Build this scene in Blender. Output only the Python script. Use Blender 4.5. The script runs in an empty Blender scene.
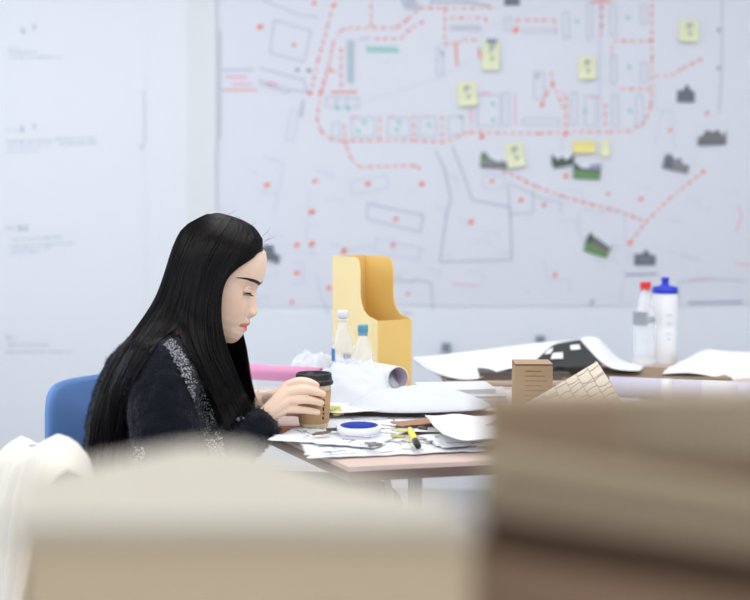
L_SIDE, L_BACK, L_TOP = 36, 36, 9.5
import bpy, bmesh, math, random
from mathutils import Vector, Matrix, noise
from mathutils.bvhtree import BVHTree
random.seed(7)
PI = math.pi
C = bpy.context.scene.collection
F = 1100.0
PITCH = math.atan(83/F)
CZ = 1.175
cp, sp = math.cos(PITCH), math.sin(PITCH)

def ray(px, py):
    u = (px-375)/F; v = (300-py)/F
    return Vector((u, cp+v*sp, -sp+v*cp))
def at(px, py, Y):
    d = ray(px, py)
    return Vector((0, 0, CZ)) + d*(Y/d.y)
def on(px, py, z=0.74):
    d = ray(px, py)
    return Vector((0, 0, CZ)) + d*((z-CZ)/d.z)

# ---------------------------------------------------------------- camera
cam = bpy.data.cameras.new('camera'); camo = bpy.data.objects.new('camera', cam); C.objects.link(camo)
camo.location = (0, 0, CZ); camo.rotation_euler = (PI/2-PITCH, 0, 0)
cam.sensor_width = 36; cam.lens = 36*F/750; cam.clip_start = 0.05; cam.clip_end = 50
cam.dof.use_dof = True; cam.dof.focus_distance = 2.28; cam.dof.aperture_fstop = 2.15; cam.dof.aperture_blades = 0
sc = bpy.context.scene; sc.camera = camo
sc.view_settings.view_transform = 'Standard'; sc.view_settings.look = 'None'
sc.view_settings.gamma = 1; sc.view_settings.use_curve_mapping = False
sc.view_settings.exposure = 0.0

# ---------------------------------------------------------------- materials
def lin(c):
    return tuple(((x/255)/12.92 if x/255 <= .04045 else ((x/255+.055)/1.055)**2.4) for x in c)+(1,)
MATS = {}
def mat(name, rgb, rough=.6, var=0.0, scale=8, bump=0.0, bscale=60, spec=.5, metal=0, trans=0, alpha=1, sheen=0, sub=0, rgb2=None, ior=1.45, coat=0):
    if name in MATS: return MATS[name]
    m = bpy.data.materials.new(name); m.use_nodes = True
    nt = m.node_tree; b = nt.nodes['Principled BSDF']
    b.inputs['Roughness'].default_value = rough
    b.inputs['Specular IOR Level'].default_value = spec
    b.inputs['Metallic'].default_value = metal
    b.inputs['Transmission Weight'].default_value = trans
    b.inputs['IOR'].default_value = ior
    b.inputs['Alpha'].default_value = alpha
    b.inputs['Sheen Weight'].default_value = sheen
    b.inputs['Coat Weight'].default_value = coat
    if sub:
        b.inputs['Subsurface Weight'].default_value = sub
        b.inputs['Subsurface Radius'].default_value = (.012, .005, .003)
        b.inputs['Subsurface Scale'].default_value = .6
    c = lin(rgb)
    b.inputs['Base Color'].default_value = c
    tc = nt.nodes.new('ShaderNodeTexCoord')
    n = nt.nodes.new('ShaderNodeTexNoise'); n.inputs['Scale'].default_value = scale; n.inputs['Detail'].default_value = 5
    nt.links.new(tc.outputs['Object'], n.inputs['Vector'])
    mx = nt.nodes.new('ShaderNodeMix'); mx.data_type = 'RGBA'
    c2 = lin(rgb2) if rgb2 else tuple(max(0, x*(1-var)) for x in c[:3])+(1,)
    mx.inputs[6].default_value = c; mx.inputs[7].default_value = c2
    nt.links.new(n.outputs['Fac'], mx.inputs[0]); nt.links.new(mx.outputs[2], b.inputs['Base Color'])
    if bump:
        n2 = nt.nodes.new('ShaderNodeTexNoise'); n2.inputs['Scale'].default_value = bscale; n2.inputs['Detail'].default_value = 4
        nt.links.new(tc.outputs['Object'], n2.inputs['Vector'])
        bp = nt.nodes.new('ShaderNodeBump'); bp.inputs['Strength'].default_value = bump; bp.inputs['Distance'].default_value = .01
        nt.links.new(n2.outputs['Fac'], bp.inputs['Height']); nt.links.new(bp.outputs['Normal'], b.inputs['Normal'])
    MATS[name] = m
    return m

# ---------------------------------------------------------------- object helpers
def tag(o, label=None, cat=None, group=None, kind=None):
    if label: o['label'] = label
    if cat: o['category'] = cat
    if group: o['group'] = group
    if kind: o['kind'] = kind
    return o
def empty(name, loc, label, cat, group=None, rz=0):
    o = bpy.data.objects.new(name, None); C.objects.link(o); o.location = loc; o.rotation_euler = (0, 0, rz)
    return tag(o, label, cat, group)
class MB:
    """collects shapes with material slots and links them as one mesh object"""
    def __init__(s): s.v = []; s.f = []; s.fm = []; s.mats = []; s.sm = []
    def mi(s, m):
        if m not in s.mats: s.mats.append(m)
        return s.mats.index(m)
    def add(s, vs, fs, m, smooth=False):
        o = len(s.v); s.v += [tuple(v) for v in vs]; k = s.mi(m)
        for f in fs: s.f.append(tuple(i+o for i in f)); s.fm.append(k); s.sm.append(smooth)
    def box(s, x0, x1, y0, y1, z0, z1, m, M=None):
        vs = [Vector((x, y, z)) for z in (z0, z1) for y in (y0, y1) for x in (x0, x1)]
        if M: vs = [M @ v for v in vs]
        s.add(vs, [(0, 2, 3, 1), (4, 5, 7, 6), (0, 1, 5, 4), (2, 6, 7, 3), (0, 4, 6, 2), (1, 3, 7, 5)], m)
    def prism(s, poly, z0, z1, m):
        n = len(poly)
        vs = [(x, y, z0) for x, y in poly]+[(x, y, z1) for x, y in poly]
        s.add(vs, [tuple(range(n-1, -1, -1)), tuple(range(n, 2*n))]+[(i, (i+1) % n, n+(i+1) % n, n+i) for i in range(n)], m)
    def lathe(s, prof, m, M=None, n=32, smooth=True, caps=(True, True)):
        vs = []; fs = []
        for r, z in prof:
            for i in range(n):
                a = 2*PI*i/n; v = Vector((r*math.cos(a), r*math.sin(a), z)); vs.append(M @ v if M else v)
        for k in range(len(prof)-1):
            for i in range(n):
                j = (i+1) % n; fs.append((k*n+i, k*n+j, (k+1)*n+j, (k+1)*n+i))
        if caps[0]: fs.append(tuple(range(n-1, -1, -1)))
        if caps[1]: fs.append(tuple((len(prof)-1)*n+i for i in range(n)))
        s.add(vs, fs, m, smooth)
    def tube(s, pts, rad, m, n=10, sub=1, caps=True, flat=1.0, up=None, smooth=True):
        P, R = spline(pts, rad, sub)
        vs = []; fs = []; N = len(P); side = None
        for i in range(N):
            t = (P[min(i+1, N-1)]-P[max(i-1, 0)]).normalized()
            if side is None:
                r = up or (Vector((0, 0, 1)) if abs(t.z) < .9 else Vector((0, 1, 0)))
                side = t.cross(r).normalized()
            else:
                side = (side - t*side.dot(t)).normalized()
            w = side.cross(t).normalized()
            for k in range(n):
                a = 2*PI*k/n
                vs.append(P[i]+side*(math.cos(a)*R[i]*flat)+w*(math.sin(a)*R[i]))
        for i in range(N-1):
            for k in range(n):
                j = (k+1) % n; fs.append((i*n+k, i*n+j, (i+1)*n+j, (i+1)*n+k))
        if caps:
            for e, sg in ((0, -1), (N-1, 1)):
                t = (P[1]-P[0]).normalized() if e == 0 else (P[-1]-P[-2]).normalized()
                c = len(vs); vs.append(P[e]+t*sg*R[e]*.55)
                for k in range(n):
                    j = (k+1) % n
                    fs.append((e*n+j, e*n+k, c) if e == 0 else (e*n+k, e*n+j, c))
        s.add(vs, fs, m, smooth)
    def grid(s, fn, nu, nv, m, smooth=True):
        vs = [fn(i/nu, j/nv) for j in range(nv+1) for i in range(nu+1)]
        fs = [(j*(nu+1)+i, j*(nu+1)+i+1, (j+1)*(nu+1)+i+1, (j+1)*(nu+1)+i) for j in range(nv) for i in range(nu)]
        s.add(vs, fs, m, smooth)
    def ribbon(s, pts, w, m, nrm=Vector((0, -1, 0))):
        """flat polyline of width w lying in the plane whose normal is nrm"""
        for a, b in zip(pts[:-1], pts[1:]):
            a = Vector(a); b = Vector(b); d = b-a
            if d.length < 1e-6: continue
            q = d.cross(nrm).normalized()*w/2
            s.add([a-q, b-q, b+q, a+q], [(0, 1, 2, 3)], m)
    def build(s, name, parent=None, loc=None, bevel=0, solid=0, sub=0):
        me = bpy.data.meshes.new(name)
        vs = s.v
        if loc is None and parent is None:
            loc = [(min(v[i] for v in vs)+max(v[i] for v in vs))/2 for i in (0, 1)]+[min(v[2] for v in vs)]
        if loc is not None: vs = [(x-loc[0], y-loc[1], z-loc[2]) for x, y, z in vs]
        me.from_pydata(vs, [], s.f)
        for m in s.mats: me.materials.append(m)
        me.polygons.foreach_set('material_index', s.fm); me.polygons.foreach_set('use_smooth', s.sm)
        me.update()
        o = bpy.data.objects.new(name, me); C.objects.link(o)
        if loc is not None: o.location = loc
        if parent:
            o.parent = parent
            if loc is None and parent.type == 'EMPTY' or loc is None:
                # vertices are given in world space: bring them into the parent's frame
                pm = parent_matrix(parent).inverted()
                me.transform(pm)
        if solid:
            md = o.modifiers.new('s', 'SOLIDIFY'); md.thickness = solid; md.offset = 0
        if bevel:
            md = o.modifiers.new('b', 'BEVEL'); md.width = bevel; md.segments = 2; md.limit_method = 'ANGLE'
        if sub:
            md = o.modifiers.new('d', 'SUBSURF'); md.levels = sub; md.render_levels = sub
        return o
def parent_matrix(p):
    M = Matrix.LocRotScale(p.location, p.rotation_euler, p.scale)
    return parent_matrix(p.parent) @ M if p.parent else M
def spline(pts, rad, sub):
    pts = [Vector(p) for p in pts]
    if not isinstance(rad, (list, tuple)): rad = [rad]*len(pts)
    if sub <= 1: return pts, list(rad)
    P = []; R = []
    n = len(pts)
    for i in range(n-1):
        p0 = pts[max(i-1, 0)]; p1 = pts[i]; p2 = pts[i+1]; p3 = pts[min(i+2, n-1)]
        for k in range(sub):
            t = k/sub
            P.append(.5*((2*p1)+(p2-p0)*t+(2*p0-5*p1+4*p2-p3)*t*t+(3*p1-p0-3*p2+p3)*t**3))
            R.append(rad[i]*(1-t)+rad[i+1]*t)
    P.append(pts[-1]); R.append(rad[-1])
    return P, R
def lerp_tab(tab, x):
    if x <= tab[0][0]: return tab[0][1]
    for (a, va), (b, vb) in zip(tab[:-1], tab[1:]):
        if x <= b:
            t = (x-a)/(b-a); t2 = t*t*(3-2*t)*.4+t*.6
            return va+(vb-va)*t2
    return tab[-1][1]
def frame(px, py, Y): return at(px, py, Y)

# ================================================================ ROOM
WY = 4.7
mwall = mat('wall_paint', (231, 236, 243), .75, .03, 2, .05, 90)
mceil = mat('ceiling_paint', (226, 228, 232), .8, .03, 3)
mfloor = mat('floor_vinyl', (176, 178, 182), .45, .12, 5, .05, 40)
mtrim = mat('trim_white', (226, 229, 234), .5, .03, 4)
X0, X1, Y0 = -2.7, 3.2, -2.6
def struct(name, *boxes):
    b = MB()
    for bx in boxes: b.box(*bx)
    o = b.build(name); o['kind'] = 'structure'; return o
struct('floor', (X0, X1, Y0, WY, -.05, 0, mfloor))
struct('ceiling', (X0, X1, Y0, WY, 3.0, 3.05, mceil))
struct('wall_back', (X0, X1, WY, WY+.1, 0, 3.0, mwall))
struct('wall_right', (X1, X1+.1, Y0, WY, 0, 3.0, mwall))
# left wall and the wall behind the camera have window openings
def wall_open(name, axis, p, q, a0, a1, w0, w1, z0, z1):
    b = MB()
    def bx(s0, s1, zz0, zz1):
        if axis == 'x': b.box(p, q, s0, s1, zz0, zz1, mwall)
        else: b.box(s0, s1, p, q, zz0, zz1, mwall)
    bx(a0, w0, 0, 3); bx(w1, a1, 0, 3); bx(w0, w1, 0, z0); bx(w0, w1, z1, 3)
    o = b.build(name); o['kind'] = 'structure'
wall_open('wall_left', 'x', X0-.1, X0, Y0, WY, .2, 4.0, .9, 2.7)
wall_open('wall_front', 'y', Y0-.1, Y0, X0, X1, -2.2, 2.7, .9, 2.7)
def win(name, axis, c, w0, w1, z0, z1):
    b = MB(); mp = mtrim
    def bx(s0, s1, zz0, zz1):
        if axis == 'x': b.box(c-.03, c+.03, s0, s1, zz0, zz1, mp)
        else: b.box(s0, s1, c-.03, c+.03, zz0, zz1, mp)
    bx(w0, w1, z0, z0+.05); bx(w0, w1, z1-.05, z1)
    n = 3
    for i in range(n+1):
        s = w0+(w1-w0-.05)*i/n; bx(s, s+.05, z0+.05, z1-.05)
    o = b.build(name); o['kind'] = 'structure'
win('window_1', 'x', X0-.05, .2, 4.0, .9, 2.7)
win('window_2', 'y', Y0-.05, -2.2, 2.7, .9, 2.7)
struct('baseboard_back', (X0, X1, WY-.015, WY, 0, .1, mtrim))

def area(name, loc, rot, sx, sy, power, col):
    l = bpy.data.lights.new(name, 'AREA'); l.shape = 'RECTANGLE'; l.size = sx; l.size_y = sy; l.energy = power; l.color = col
    o = bpy.data.objects.new(name, l); C.objects.link(o); o.location = loc; o.rotation_euler = rot
    return o
area('daylight_side', (X0-.15, 2.1, 1.8), (0, -PI/2, 0), 1.8, 3.8, L_SIDE, (.95, .975, 1))
area('daylight_behind', (.25, Y0-.15, 1.8), (PI/2, 0, 0), 4.9, 1.8, L_BACK, (1, .99, .97))
mlamp = bpy.data.materials.new('lamp_diffuser'); mlamp.use_nodes = True
_b = mlamp.node_tree.nodes['Principled BSDF']; _b.inputs['Emission Color'].default_value = (1, .97, .93, 1); _b.inputs['Emission Strength'].default_value = 3
k = 0
for lx in (-1.3, .25, 1.8):
    for ly in (0.2, 2.6):
        lp = [('over the table', 'near the camera')[ly < 1], ('left row', 'middle row', 'right row')[(-1.3, .25, 1.8).index(lx)]]
        t = empty('ceiling_light', (lx, ly, 2.94), 'white ceiling panel light in the %s, %s' % (lp[1], lp[0]), 'ceiling light', 'ceiling panel lights')
        b = MB(); b.box(lx-.32, lx+.32, ly-.62, ly+.62, 2.955, 3.0, mtrim); b.build('housing', t)
        b = MB(); b.box(lx-.3, lx+.3, ly-.6, ly+.6, 2.945, 2.956, mlamp); b.build('diffuser', t)
        area('panel_glow', (lx, ly, 2.93), (0, 0, 0), .6, 1.2, L_TOP, (1, .98, .95))
w = bpy.data.worlds.new('world'); sc.world = w; w.use_nodes = True
w.node_tree.nodes['Background'].inputs[0].default_value = (.75, .85, 1, 1); w.node_tree.nodes['Background'].inputs[1].default_value = 1.0
# ================================================================ WALL PAPERS
mpaper = mat('plan_paper', (224, 227, 236), .7, .05, 1.2)
mpaper2 = mat('text_paper', (230, 233, 238), .7, .03, 1.5)
mpaper3 = mat('warm_paper', (224, 228, 230), .7, .03, 1.5)
ink = {k: mat('ink_'+k, c, .8) for k, c in dict(
    red=(240, 128, 104), orange=(242, 170, 136), pink=(240, 176, 196), grey=(180, 187, 203), pale=(202, 209, 223), dark=(140, 150, 172),
    teal=(140, 210, 198), black=(45, 50, 58), redstrong=(243, 122, 88), yellow=(235, 232, 120)).items()}
def wp(px, py, off=.004): return at(px, py, WY-off)
def quad_sheet(b, x0, y0, x1, y1, m, off, curl=0):
    def fn(u, v):
        p = wp(x0+(x1-x0)*u, y0+(y1-y0)*v, off)
        p.y -= curl*(abs(2*u-1)**6)*(.5+.5*v)
        return p
    b.grid(fn, 24, 6, m)
def pl(b, pts, w, c, off=.006, dash=None):
    P = [wp(x, y, off) for x, y in pts]
    if not dash:
        b.ribbon(P, w*.0043, ink[c]); return
    on_, off_ = dash
    for a, q in zip(P[:-1], P[1:]):
        L = (q-a).length/.0043; s = 0
        while s < L:
            e = min(s+on_*random.uniform(.8, 1.2), L)
            b.ribbon([a.lerp(q, s/L), a.lerp(q, e/L)], w*.0043*random.uniform(.85, 1.2), ink[random.choice([c, c, 'orange'])]); s = e+off_
def rect(b, x0, y0, x1, y1, w, c): pl(b, [(x0, y0), (x1, y0), (x1, y1), (x0, y1), (x0, y0)], w, c)

# large site plan
b = MB(); quad_sheet(b, 192, -40, 800, 306, mpaper, .004)
D = (4.6, 3.6)
routes = [
 [(333, 5), (328, 25), (318, 60), (311, 93)], [(371, -30), (371, 27)], [(652, -30), (652, 60), (651, 105), (645, 122), (630, 131), (610, 132), (568, 132), (540, 133.5), (500, 133), (468, 132), (444, 142.5), (415, 140.5), (380, 140.5), (343, 141), (331, 140), (321, 131), (317, 120), (320, 93), (328, 69), (333, 43), (340, 31), (348, 28), (396, 28), (407, 20), (420, 8), (444, 8), (497, 8)],
 [(375, 38.7), (401, 38.7), (412, 27), (425, 21)], [(341, 48), (341, 87)], [(329, 70), (340, 72)], [(344, 125), (346.7, 147), (351.7, 160), (360, 167), (418, 165.7), (421, 173)],
 [(380, 117), (380, 140)], [(414, 115), (414, 140)], [(442, 116), (442, 142)], [(444.7, 9), (444.7, 44), (456, 44), (463, 40), (478, 40)], [(450, 18), (485, 18), (487, 22)],
 [(516.7, 30), (516.7, 20), (555, 20), (556, 35)], [(551, 72), (552.7, 83), (547, 93), (542, 105)], [(552.7, 83), (563, 108)], [(561, 92), (566, 96), (566, 133)],
 [(602, -20), (602, 35)], [(605.5, 104), (605.5, 128)], [(614, 41), (650, 41)], [(620, 89), (650, 89)], [(655, 76), (671, 76), (683, 68), (702, 59)],
 [(502, 171), (517, 177), (537, 187), (565, 197), (590, 204), (615, 210), (642, 220)], [(630, 243), (645, 223), (669, 199), (703, 172)]]
for r in routes: pl(b, r, 1.6, 'red', dash=D)
for r in [[(331, 92), (357, 92)], [(456, 45), (457, 66)], [(479, 48), (480, 59)], [(591, 1.5), (611, 1.5)]]: pl(b, r, 1.6, 'red')
for r in [[(333, 45), (322, 95)], [(350, 117), (358, 117)], [(388, 117), (395, 117)], [(425, 117), (430, 117)], [(612, 44), (612, 56)], [(590, 97), (601, 98)], [(565, 38), (569, 38)], [(480, 93), (490, 93)], [(737, 205), (742, 215), (736, 232)], [(735, 264), (750, 265)], [(690, 280), (712, 279)], [(515, 94), (515, 125)], [(471, 107), (471, 126)]]:
    pl(b, r, 1.3, 'pink')
blobs = [(314, 3), (294, 45), (260, 27), (310, 93), (267, 185), (315, 181), (312, 212), (297, 245), (312, 244), (344, 251), (297, 273), (292, 302), (329, 288), (368, 184), (396, 219), (393, 245), (408, 294), (492, 181), (521, 200), (544, 205), (471, 222), (555, 275), (608, 194), (641, 199), (630, 243), (542, 105), (703, 172), (670, 130), (707, 113), (334, 5), (422, 184), (482, 137), (566, 176), (566, 134), (516, 30)]
for x, y in blobs:
    a = random.uniform(.2, 1.2); r = random.uniform(1.5, 2.4)
    pl(b, [(x-r*math.cos(a)*1.2, y+r*math.sin(a)*1.2), (x+r*math.cos(a)*1.2, y-r*math.sin(a)*1.2)], r*1.5, 'redstrong', .0065)
pl(b, [(222, 90), (257, 90)], 1.1, 'red'); pl(b, [(225, 77), (247, 77)], 2, 'pink'); pl(b, [(232, 84), (252, 84)], 1.8, 'pink'); pl(b, [(222, 70), (254, 70)], 1.4, 'grey'); pl(b, [(266, 83), (277, 85)], 3, 'pink')
outl = [([(274, 20), (311, 31), (304, 62), (270, 53), (274, 20)], 1, 'grey'), ([(259, 68), (304, 80), (307, 92), (290, 90), (258, 80)], 1.2, 'grey'), ([(259, 84), (288, 93), (290, 89)], 1.1, 'grey'), ([(291, 110), (299, 112), (293, 142), (286, 140), (291, 110)], 1, 'pale'),
 ([(435, 150), (445, 170), (451, 199), (446, 217), (440, 262), (512, 260), (510, 207), (472, 200), (464, 175), (452, 146)], 1.3, 'grey'),
 ([(350, 182), (387, 175), (388, 188), (352, 195), (350, 182)], 1.1, 'pale'), ([(367, 204), (424, 215), (420, 232), (367, 219), (367, 204)], 1.1, 'grey'), ([(376, 238), (421, 248), (418, 260), (374, 253), (376, 238)], 1, 'pale'),
 ([(264, 157), (284, 163), (274, 215)], 1, 'pale'), ([(315, 170), (333, 175)], 1, 'pale'), ([(310, 190), (306, 240), (315, 256), (295, 250)], .8, 'pale'), ([(386, 279), (413, 282), (414, 279), (431, 283), (433, 309)], 1, 'grey'), ([(388, 294), (392, 312), (412, 314)], 1, 'grey'),
 ([(330, 243), (350, 250), (372, 246)], 1, 'pale'), ([(295, 262), (303, 264), (303, 284), (291, 283)], 1, 'pale'), ([(316, 272), (320, 292), (328, 314)], 1, 'pale'), ([(262, 0), (282, 8), (300, 15), (318, 17)], 1, 'grey'),
 ([(483, 175), (503, 176), (506, 185), (498, 189), (483, 188), (483, 175)], 1, 'pale'), ([(508, 185), (510, 214), (533, 213), (533, 190)], 1, 'grey'), ([(509, 183), (545, 200), (562, 203), (560, 213)], .9, 'grey'), ([(580, 212), (578, 230), (588, 250), (624, 246)], 1, 'pale'), ([(583, 210), (624, 212), (626, 245)], 1, 'pale'),
 ([(678, 302), (679, 282), (712, 279), (745, 281)], 1, 'grey'), ([(688, 303), (742, 302)], 1.6, 'dark'), ([(625, 275), (658, 274)], 1.6, 'dark'), ([(625, 275), (620, 303)], .8, 'pale'), ([(590, 305), (594, 300)], 2, 'dark'),
 ([(722, -20), (722, 70), (719, 112)], 1, 'grey'), ([(220, 30), (220, 140)], 1.2, 'grey'), ([(600, -30), (599.5, 135)], 1.5, 'pale'), ([(560, 0), (430, 50)], .5, 'pale'), ([(368, 100), (440, 78), (470, 60)], .7, 'pale'),
 ([(655, 80), (655, 110), (673, 112), (675, 150)], .9, 'pale'), ([(662, 112), (655, 145)], .8, 'pale'), ([(668, 220), (682, 222)], 1.4, 'pale'), ([(680, 255), (700, 260)], 1.6, 'pale'), ([(430, 2), (470, 2), (490, 6)], 1.3, 'dark'), ([(544, 260), (548, 280), (570, 280), (570, 295)], .9, 'pale'), ([(452, 284), (480, 286)], 1.2, 'pink'), ([(330, 292), (380, 300)], .7, 'pale'), ([(560, 166), (563, 135)], .8, 'pale'), ([(668, 300), (652, 300), (650, 284)], .8, 'pale')]
for p, w_, c in outl: pl(b, p, w_, c)
# rows of housing blocks: outlines, plot lines, trees
for x0, y0, x1, y1 in [(352, 118, 375, 137), (388, 118, 410, 137), (419, 117, 436, 137), (448, 117, 463, 135), (563, 12, 569, 38), (587, 3, 592, 39), (534, 72, 544, 99), (503, 93, 509, 126), (571, 93, 577, 125), (523, 119, 560, 125), (610, 5, 616, 36), (611, 56, 616, 84), (641, 63, 647, 83), (636, 95, 643, 126), (612, 95, 618, 126), (437, 50, 443, 75), (505, 17, 511, 31), (641, 5, 647, 24), (326, 97, 336, 107), (336, 97, 347, 107), (347, 98, 359, 107), (332, 123, 340, 137), (477, 95, 500, 126), (585, 96, 596, 126)]:
    rect(b, x0, y0, x1, y1, .8, 'grey')
for k in range(14): pl(b, [(346, 41+k*3.1), (355, 41+k*3.1)], 1.3, 'grey')
for k in range(10): pl(b, [(367+k*3.2, 46), (368+k*3.2, 52)], 1.7, 'teal')
pl(b, [(351, 42), (351, 84)], 1.2, 'teal'); pl(b, [(367, 51), (400, 51)], 1.4, 'teal'); pl(b, [(358, 39), (370, 38)], 3, 'pale')
for k in range(9): pl(b, [(451+k*3.5, 25), (452+k*3.5, 31)], 1.6, 'grey')
for k in range(10): pl(b, [(522+k*3.6, 28), (523+k*3.6, 34)], 1.5, 'pale')
for k in range(8):
    pl(b, [(400+k*2, -2), (406+k*2, 10)], .8, 'grey')
for x, y in [(461, 117), (493, 104), (493, 120), (577, 21), (585, 111), (630, 111), (628, 18), (629, 67), (337, 108), (348, 109), (364, 122), (358, 131), (399, 122), (397, 130), (429, 125)]:
    pl(b, [(x-1.6, y-1.6), (x+1.8, y+1.6)], 2.6, 'teal')
pl(b, [(296, 70), (299, 70)], 2, 'black'); pl(b, [(307, 70), (311, 71)], 2.2, 'black'); pl(b, [(303, 100), (301, 117)], 2, 'grey'); pl(b, [(386, 62), (389, 62)], 1.2, 'teal')
for x, y in [(442, 54), (537, 76), (718, 30), (718, 68)]: pl(b, [(x, y-2), (x+1, y+2)], 2, 'dark')
for _ in range(46):
    x = random.uniform(230, 740); y = random.uniform(170, 300); a = random.uniform(-.3, .4); l = random.uniform(5, 18)
    pl(b, [(x, y), (x+l*math.cos(a), y+l*math.sin(a)), (x+l*math.cos(a)-l*.4*math.sin(a), y+l*math.sin(a)+l*.4*math.cos(a))], .7, 'pale')
tag(b.build('site_plan'), 'huge printed site plan with red dashed routes pinned across the back wall', 'map')

# text sheets at left
b = MB(); quad_sheet(b, -60, -40, 148, 520, mpaper2, .004, .002)
def scribble(b, x0, x1, y, w, c, tilt=0):
    x = x0
    while x < x1:
        l = random.uniform(4, 11); pl(b, [(x, y+tilt*(x-x0)), (min(x+l, x1), y+tilt*(x-x0+l)+random.uniform(-.3, .3))], w*random.uniform(.7, 1.2), c); x += l+1.5
for x, y in [(23, 31), (34, 27), (22, 129), (34, 126), (20, 228), (26, 228), (8, 337)]:
    pl(b, [(x-1.6, y-2), (x+1.4, y-1), (x-1, y+2), (x+1.6, y+2)], 1.1, 'dark' if y in (31, 129, 228) else 'grey')
scribble(b, 5, 20, 130, 1.6, 'pale'); scribble(b, 5, 18, 228, 1.6, 'pale')
for y, x0, x1, c in [(48, 8, 20, 'pale'), (52.5, 8, 36, 'grey'), (57.5, 10, 62, 'grey')]: scribble(b, x0, x1, y, 1.1, c, -.01)
for y, x0, x1, c in [(142, 6, 52, 'grey'), (139.5, 55, 97, 'grey'), (147, 6, 50, 'pale'), (144, 60, 97, 'grey'), (152, 6, 40, 'pale')]: scribble(b, x0, x1, y, 1.2, c, -.03)
for y, x0, x1, c in [(240, 12, 62, 'grey'), (247, 10, 75, 'grey'), (251, 12, 50, 'pale'), (254, 10, 40, 'pale')]: scribble(b, x0, x1, y, 1.1, c, -.06)
for y, x0, x1, c in [(339, 8, 18, 'pale'), (345, 8, 50, 'grey'), (352, 5, 74, 'grey')]: scribble(b, x0, x1, y, 1.1, c)
pl(b, [(144, 90), (145, 140), (142, 150), (139, 145)], 1.5, 'pale')
tag(b.build('text_poster'), 'wide white paper sheet with four small blocks of printed notes, far left', 'poster')
b = MB(); quad_sheet(b, 146, -40, 188, 520, mpaper2, .008, .002)
tag(b.build('paper_strip'), 'blank narrow white paper strip hanging between the notes sheet and the plan', 'paper')
b = MB(); quad_sheet(b, 187, -40, 216, 520, mpaper3, .0105, .001)
tag(b.build('backing_strip'), 'blank warm off-white strip taped along the plan edge', 'paper')

# sticky notes
mst = mat('sticky_yellow', (232, 236, 198), .7, .05); mst2 = mat('sticky_strong', (238, 228, 145), .7, .05)
def sticky(x, y, w_, h, rot, label, m=mst, marks=True, top=None):
    b = MB(); n = 8
    c = wp(x, y, .012); sx = w_*.0043/2; sy = h*.0043/2
    ca, sa = math.cos(rot), math.sin(rot)
    def L(u, v, o=0):
        q = c+Vector((u*sx*ca-v*sy*sa, -o-.010*max(0, -v)**2, u*sx*sa+v*sy*ca)); return q
    b.grid(lambda u, v: L(u*2-1, v*2-1), n, n, m)
    if marks:
        for a in [[(-.3, .5), (.1, .65), (.4, .4)], [(0, .6), (-.15, .1)], [(.1, -.05), (.25, -.3), (-.1, -.35)]]:
            b.ribbon([L(p, q, .002) for p, q in a], .006, ink['dark'])
    if top:
        b.ribbon([L(-.6, .9, .002), L(.6, .9, .002)], .02, ink['dark'])
    tag(b.build('sticky_note', loc=None), label, 'sticky note', 'sticky notes on the plan')
sticky(491, 55, 17, 29, -.05, 'tall yellow sticky note under a dark scrap, top centre of the plan', top=True)
sticky(467, 94, 19, 23, .1, 'round-cornered yellow sticky note above the horizontal red route')
sticky(587, 68, 17, 22, .02, 'yellow sticky note beside the vertical fold of the plan')
sticky(515, 155, 18, 24, .15, 'yellow sticky note overlapping a cut photo below the red route')
sticky(689, 31, 19, 21, -.03, 'yellow sticky note near the top right of the plan')
sticky(584, 147, 22, 12, 0, 'strong yellow note strip just below the red route', mst2, False)
sticky(605, 148, 9, 17, 0, 'pale narrow yellow note strip below the fold', mst, False)
# photographs, each a white print with dark skyline shapes
mprint = mat('photo_print', (222, 228, 238), .4, .03)
pm = {k: mat('photo_'+k, c, .45, .35, 60) for k, c in dict(green=(116, 160, 108), dgreen=(88, 106, 98), grey=(146, 150, 158), dgrey=(118, 124, 136), brown=(134, 132, 134), lav=(165, 169, 195), road=(140, 130, 122)).items()}
def photo(x, y, w_, h, rot, shapes, label):
    b = MB(); c = wp(x, y, .010); sx = w_*.0043/2; sy = h*.0043/2; ca, sa = math.cos(rot), math.sin(rot)
    def L(u, v, o=0): return c+Vector((u*sx*ca-v*sy*sa, -o, u*sx*sa+v*sy*ca))
    b.grid(lambda u, v: L(u*2-1, v*2-1), 2, 2, mprint)
    for i, (m, pts) in enumerate(shapes): b.add([L(u, v, .0008*(i+1)) for u, v in pts], [tuple(range(len(pts)))], pm[m])
    tag(b.build('pinned_photo'), label, 'photo', 'photos on the plan')
photo(495, 160, 28, 16, -.03, [('grey', [(-1, -1), (1, -1), (1, -.5), (.6, .0), (.2, -.2), (-.4, .3), (-.7, 1), (-1, .8)]), ('green', [(-1, -.2), (-.6, -.1), (-.6, .4), (-1, .9)]), ('brown', [(-1, -1), (1, -1), (.8, -.6), (-1, -.6)])], 'grey street photo touching the lowest yellow sticky note')
photo(563, 160, 23, 16, .05, [('dgreen', [(-.8, -1), (.9, -.7), (1, .9), (.6, .2), (.2, 0), (-.1, .5), (-.4, 0), (-.9, .8), (-1, -.2)])], 'dark green jagged tree photo left of the lawn photo')
photo(587, 171, 27, 16, -.05, [('green', [(-1, -1), (1, -1), (1, -.1), (-1, .1)]), ('dgreen', [(-1, .1), (1, -.1), (1, .3), (-.4, .3), (-.7, .7), (-1, 1)]), ('lav', [(.1, .2), (1, .2), (1, 1), (.2, .8)])], 'photo of a green lawn and lavender building in the cluster below the route')
photo(598, 245, 25, 20, -.3, [('green', [(-1, -1), (1, -1), (1, -.3), (-1, .2)]), ('road', [(-1, 0), (1, -.5), (1, -.1), (-.6, .5)]), ('dgreen', [(-1, -.2), (-.4, .2), (-.5, .6), (-.8, 1), (-1, .6)]), ('dgrey', [(-.5, .4), (.3, .1), (1, -.2), (1, .1), (-.4, .7)])], 'tilted photo of a green verge and path, alone above the dark house photo')
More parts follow.
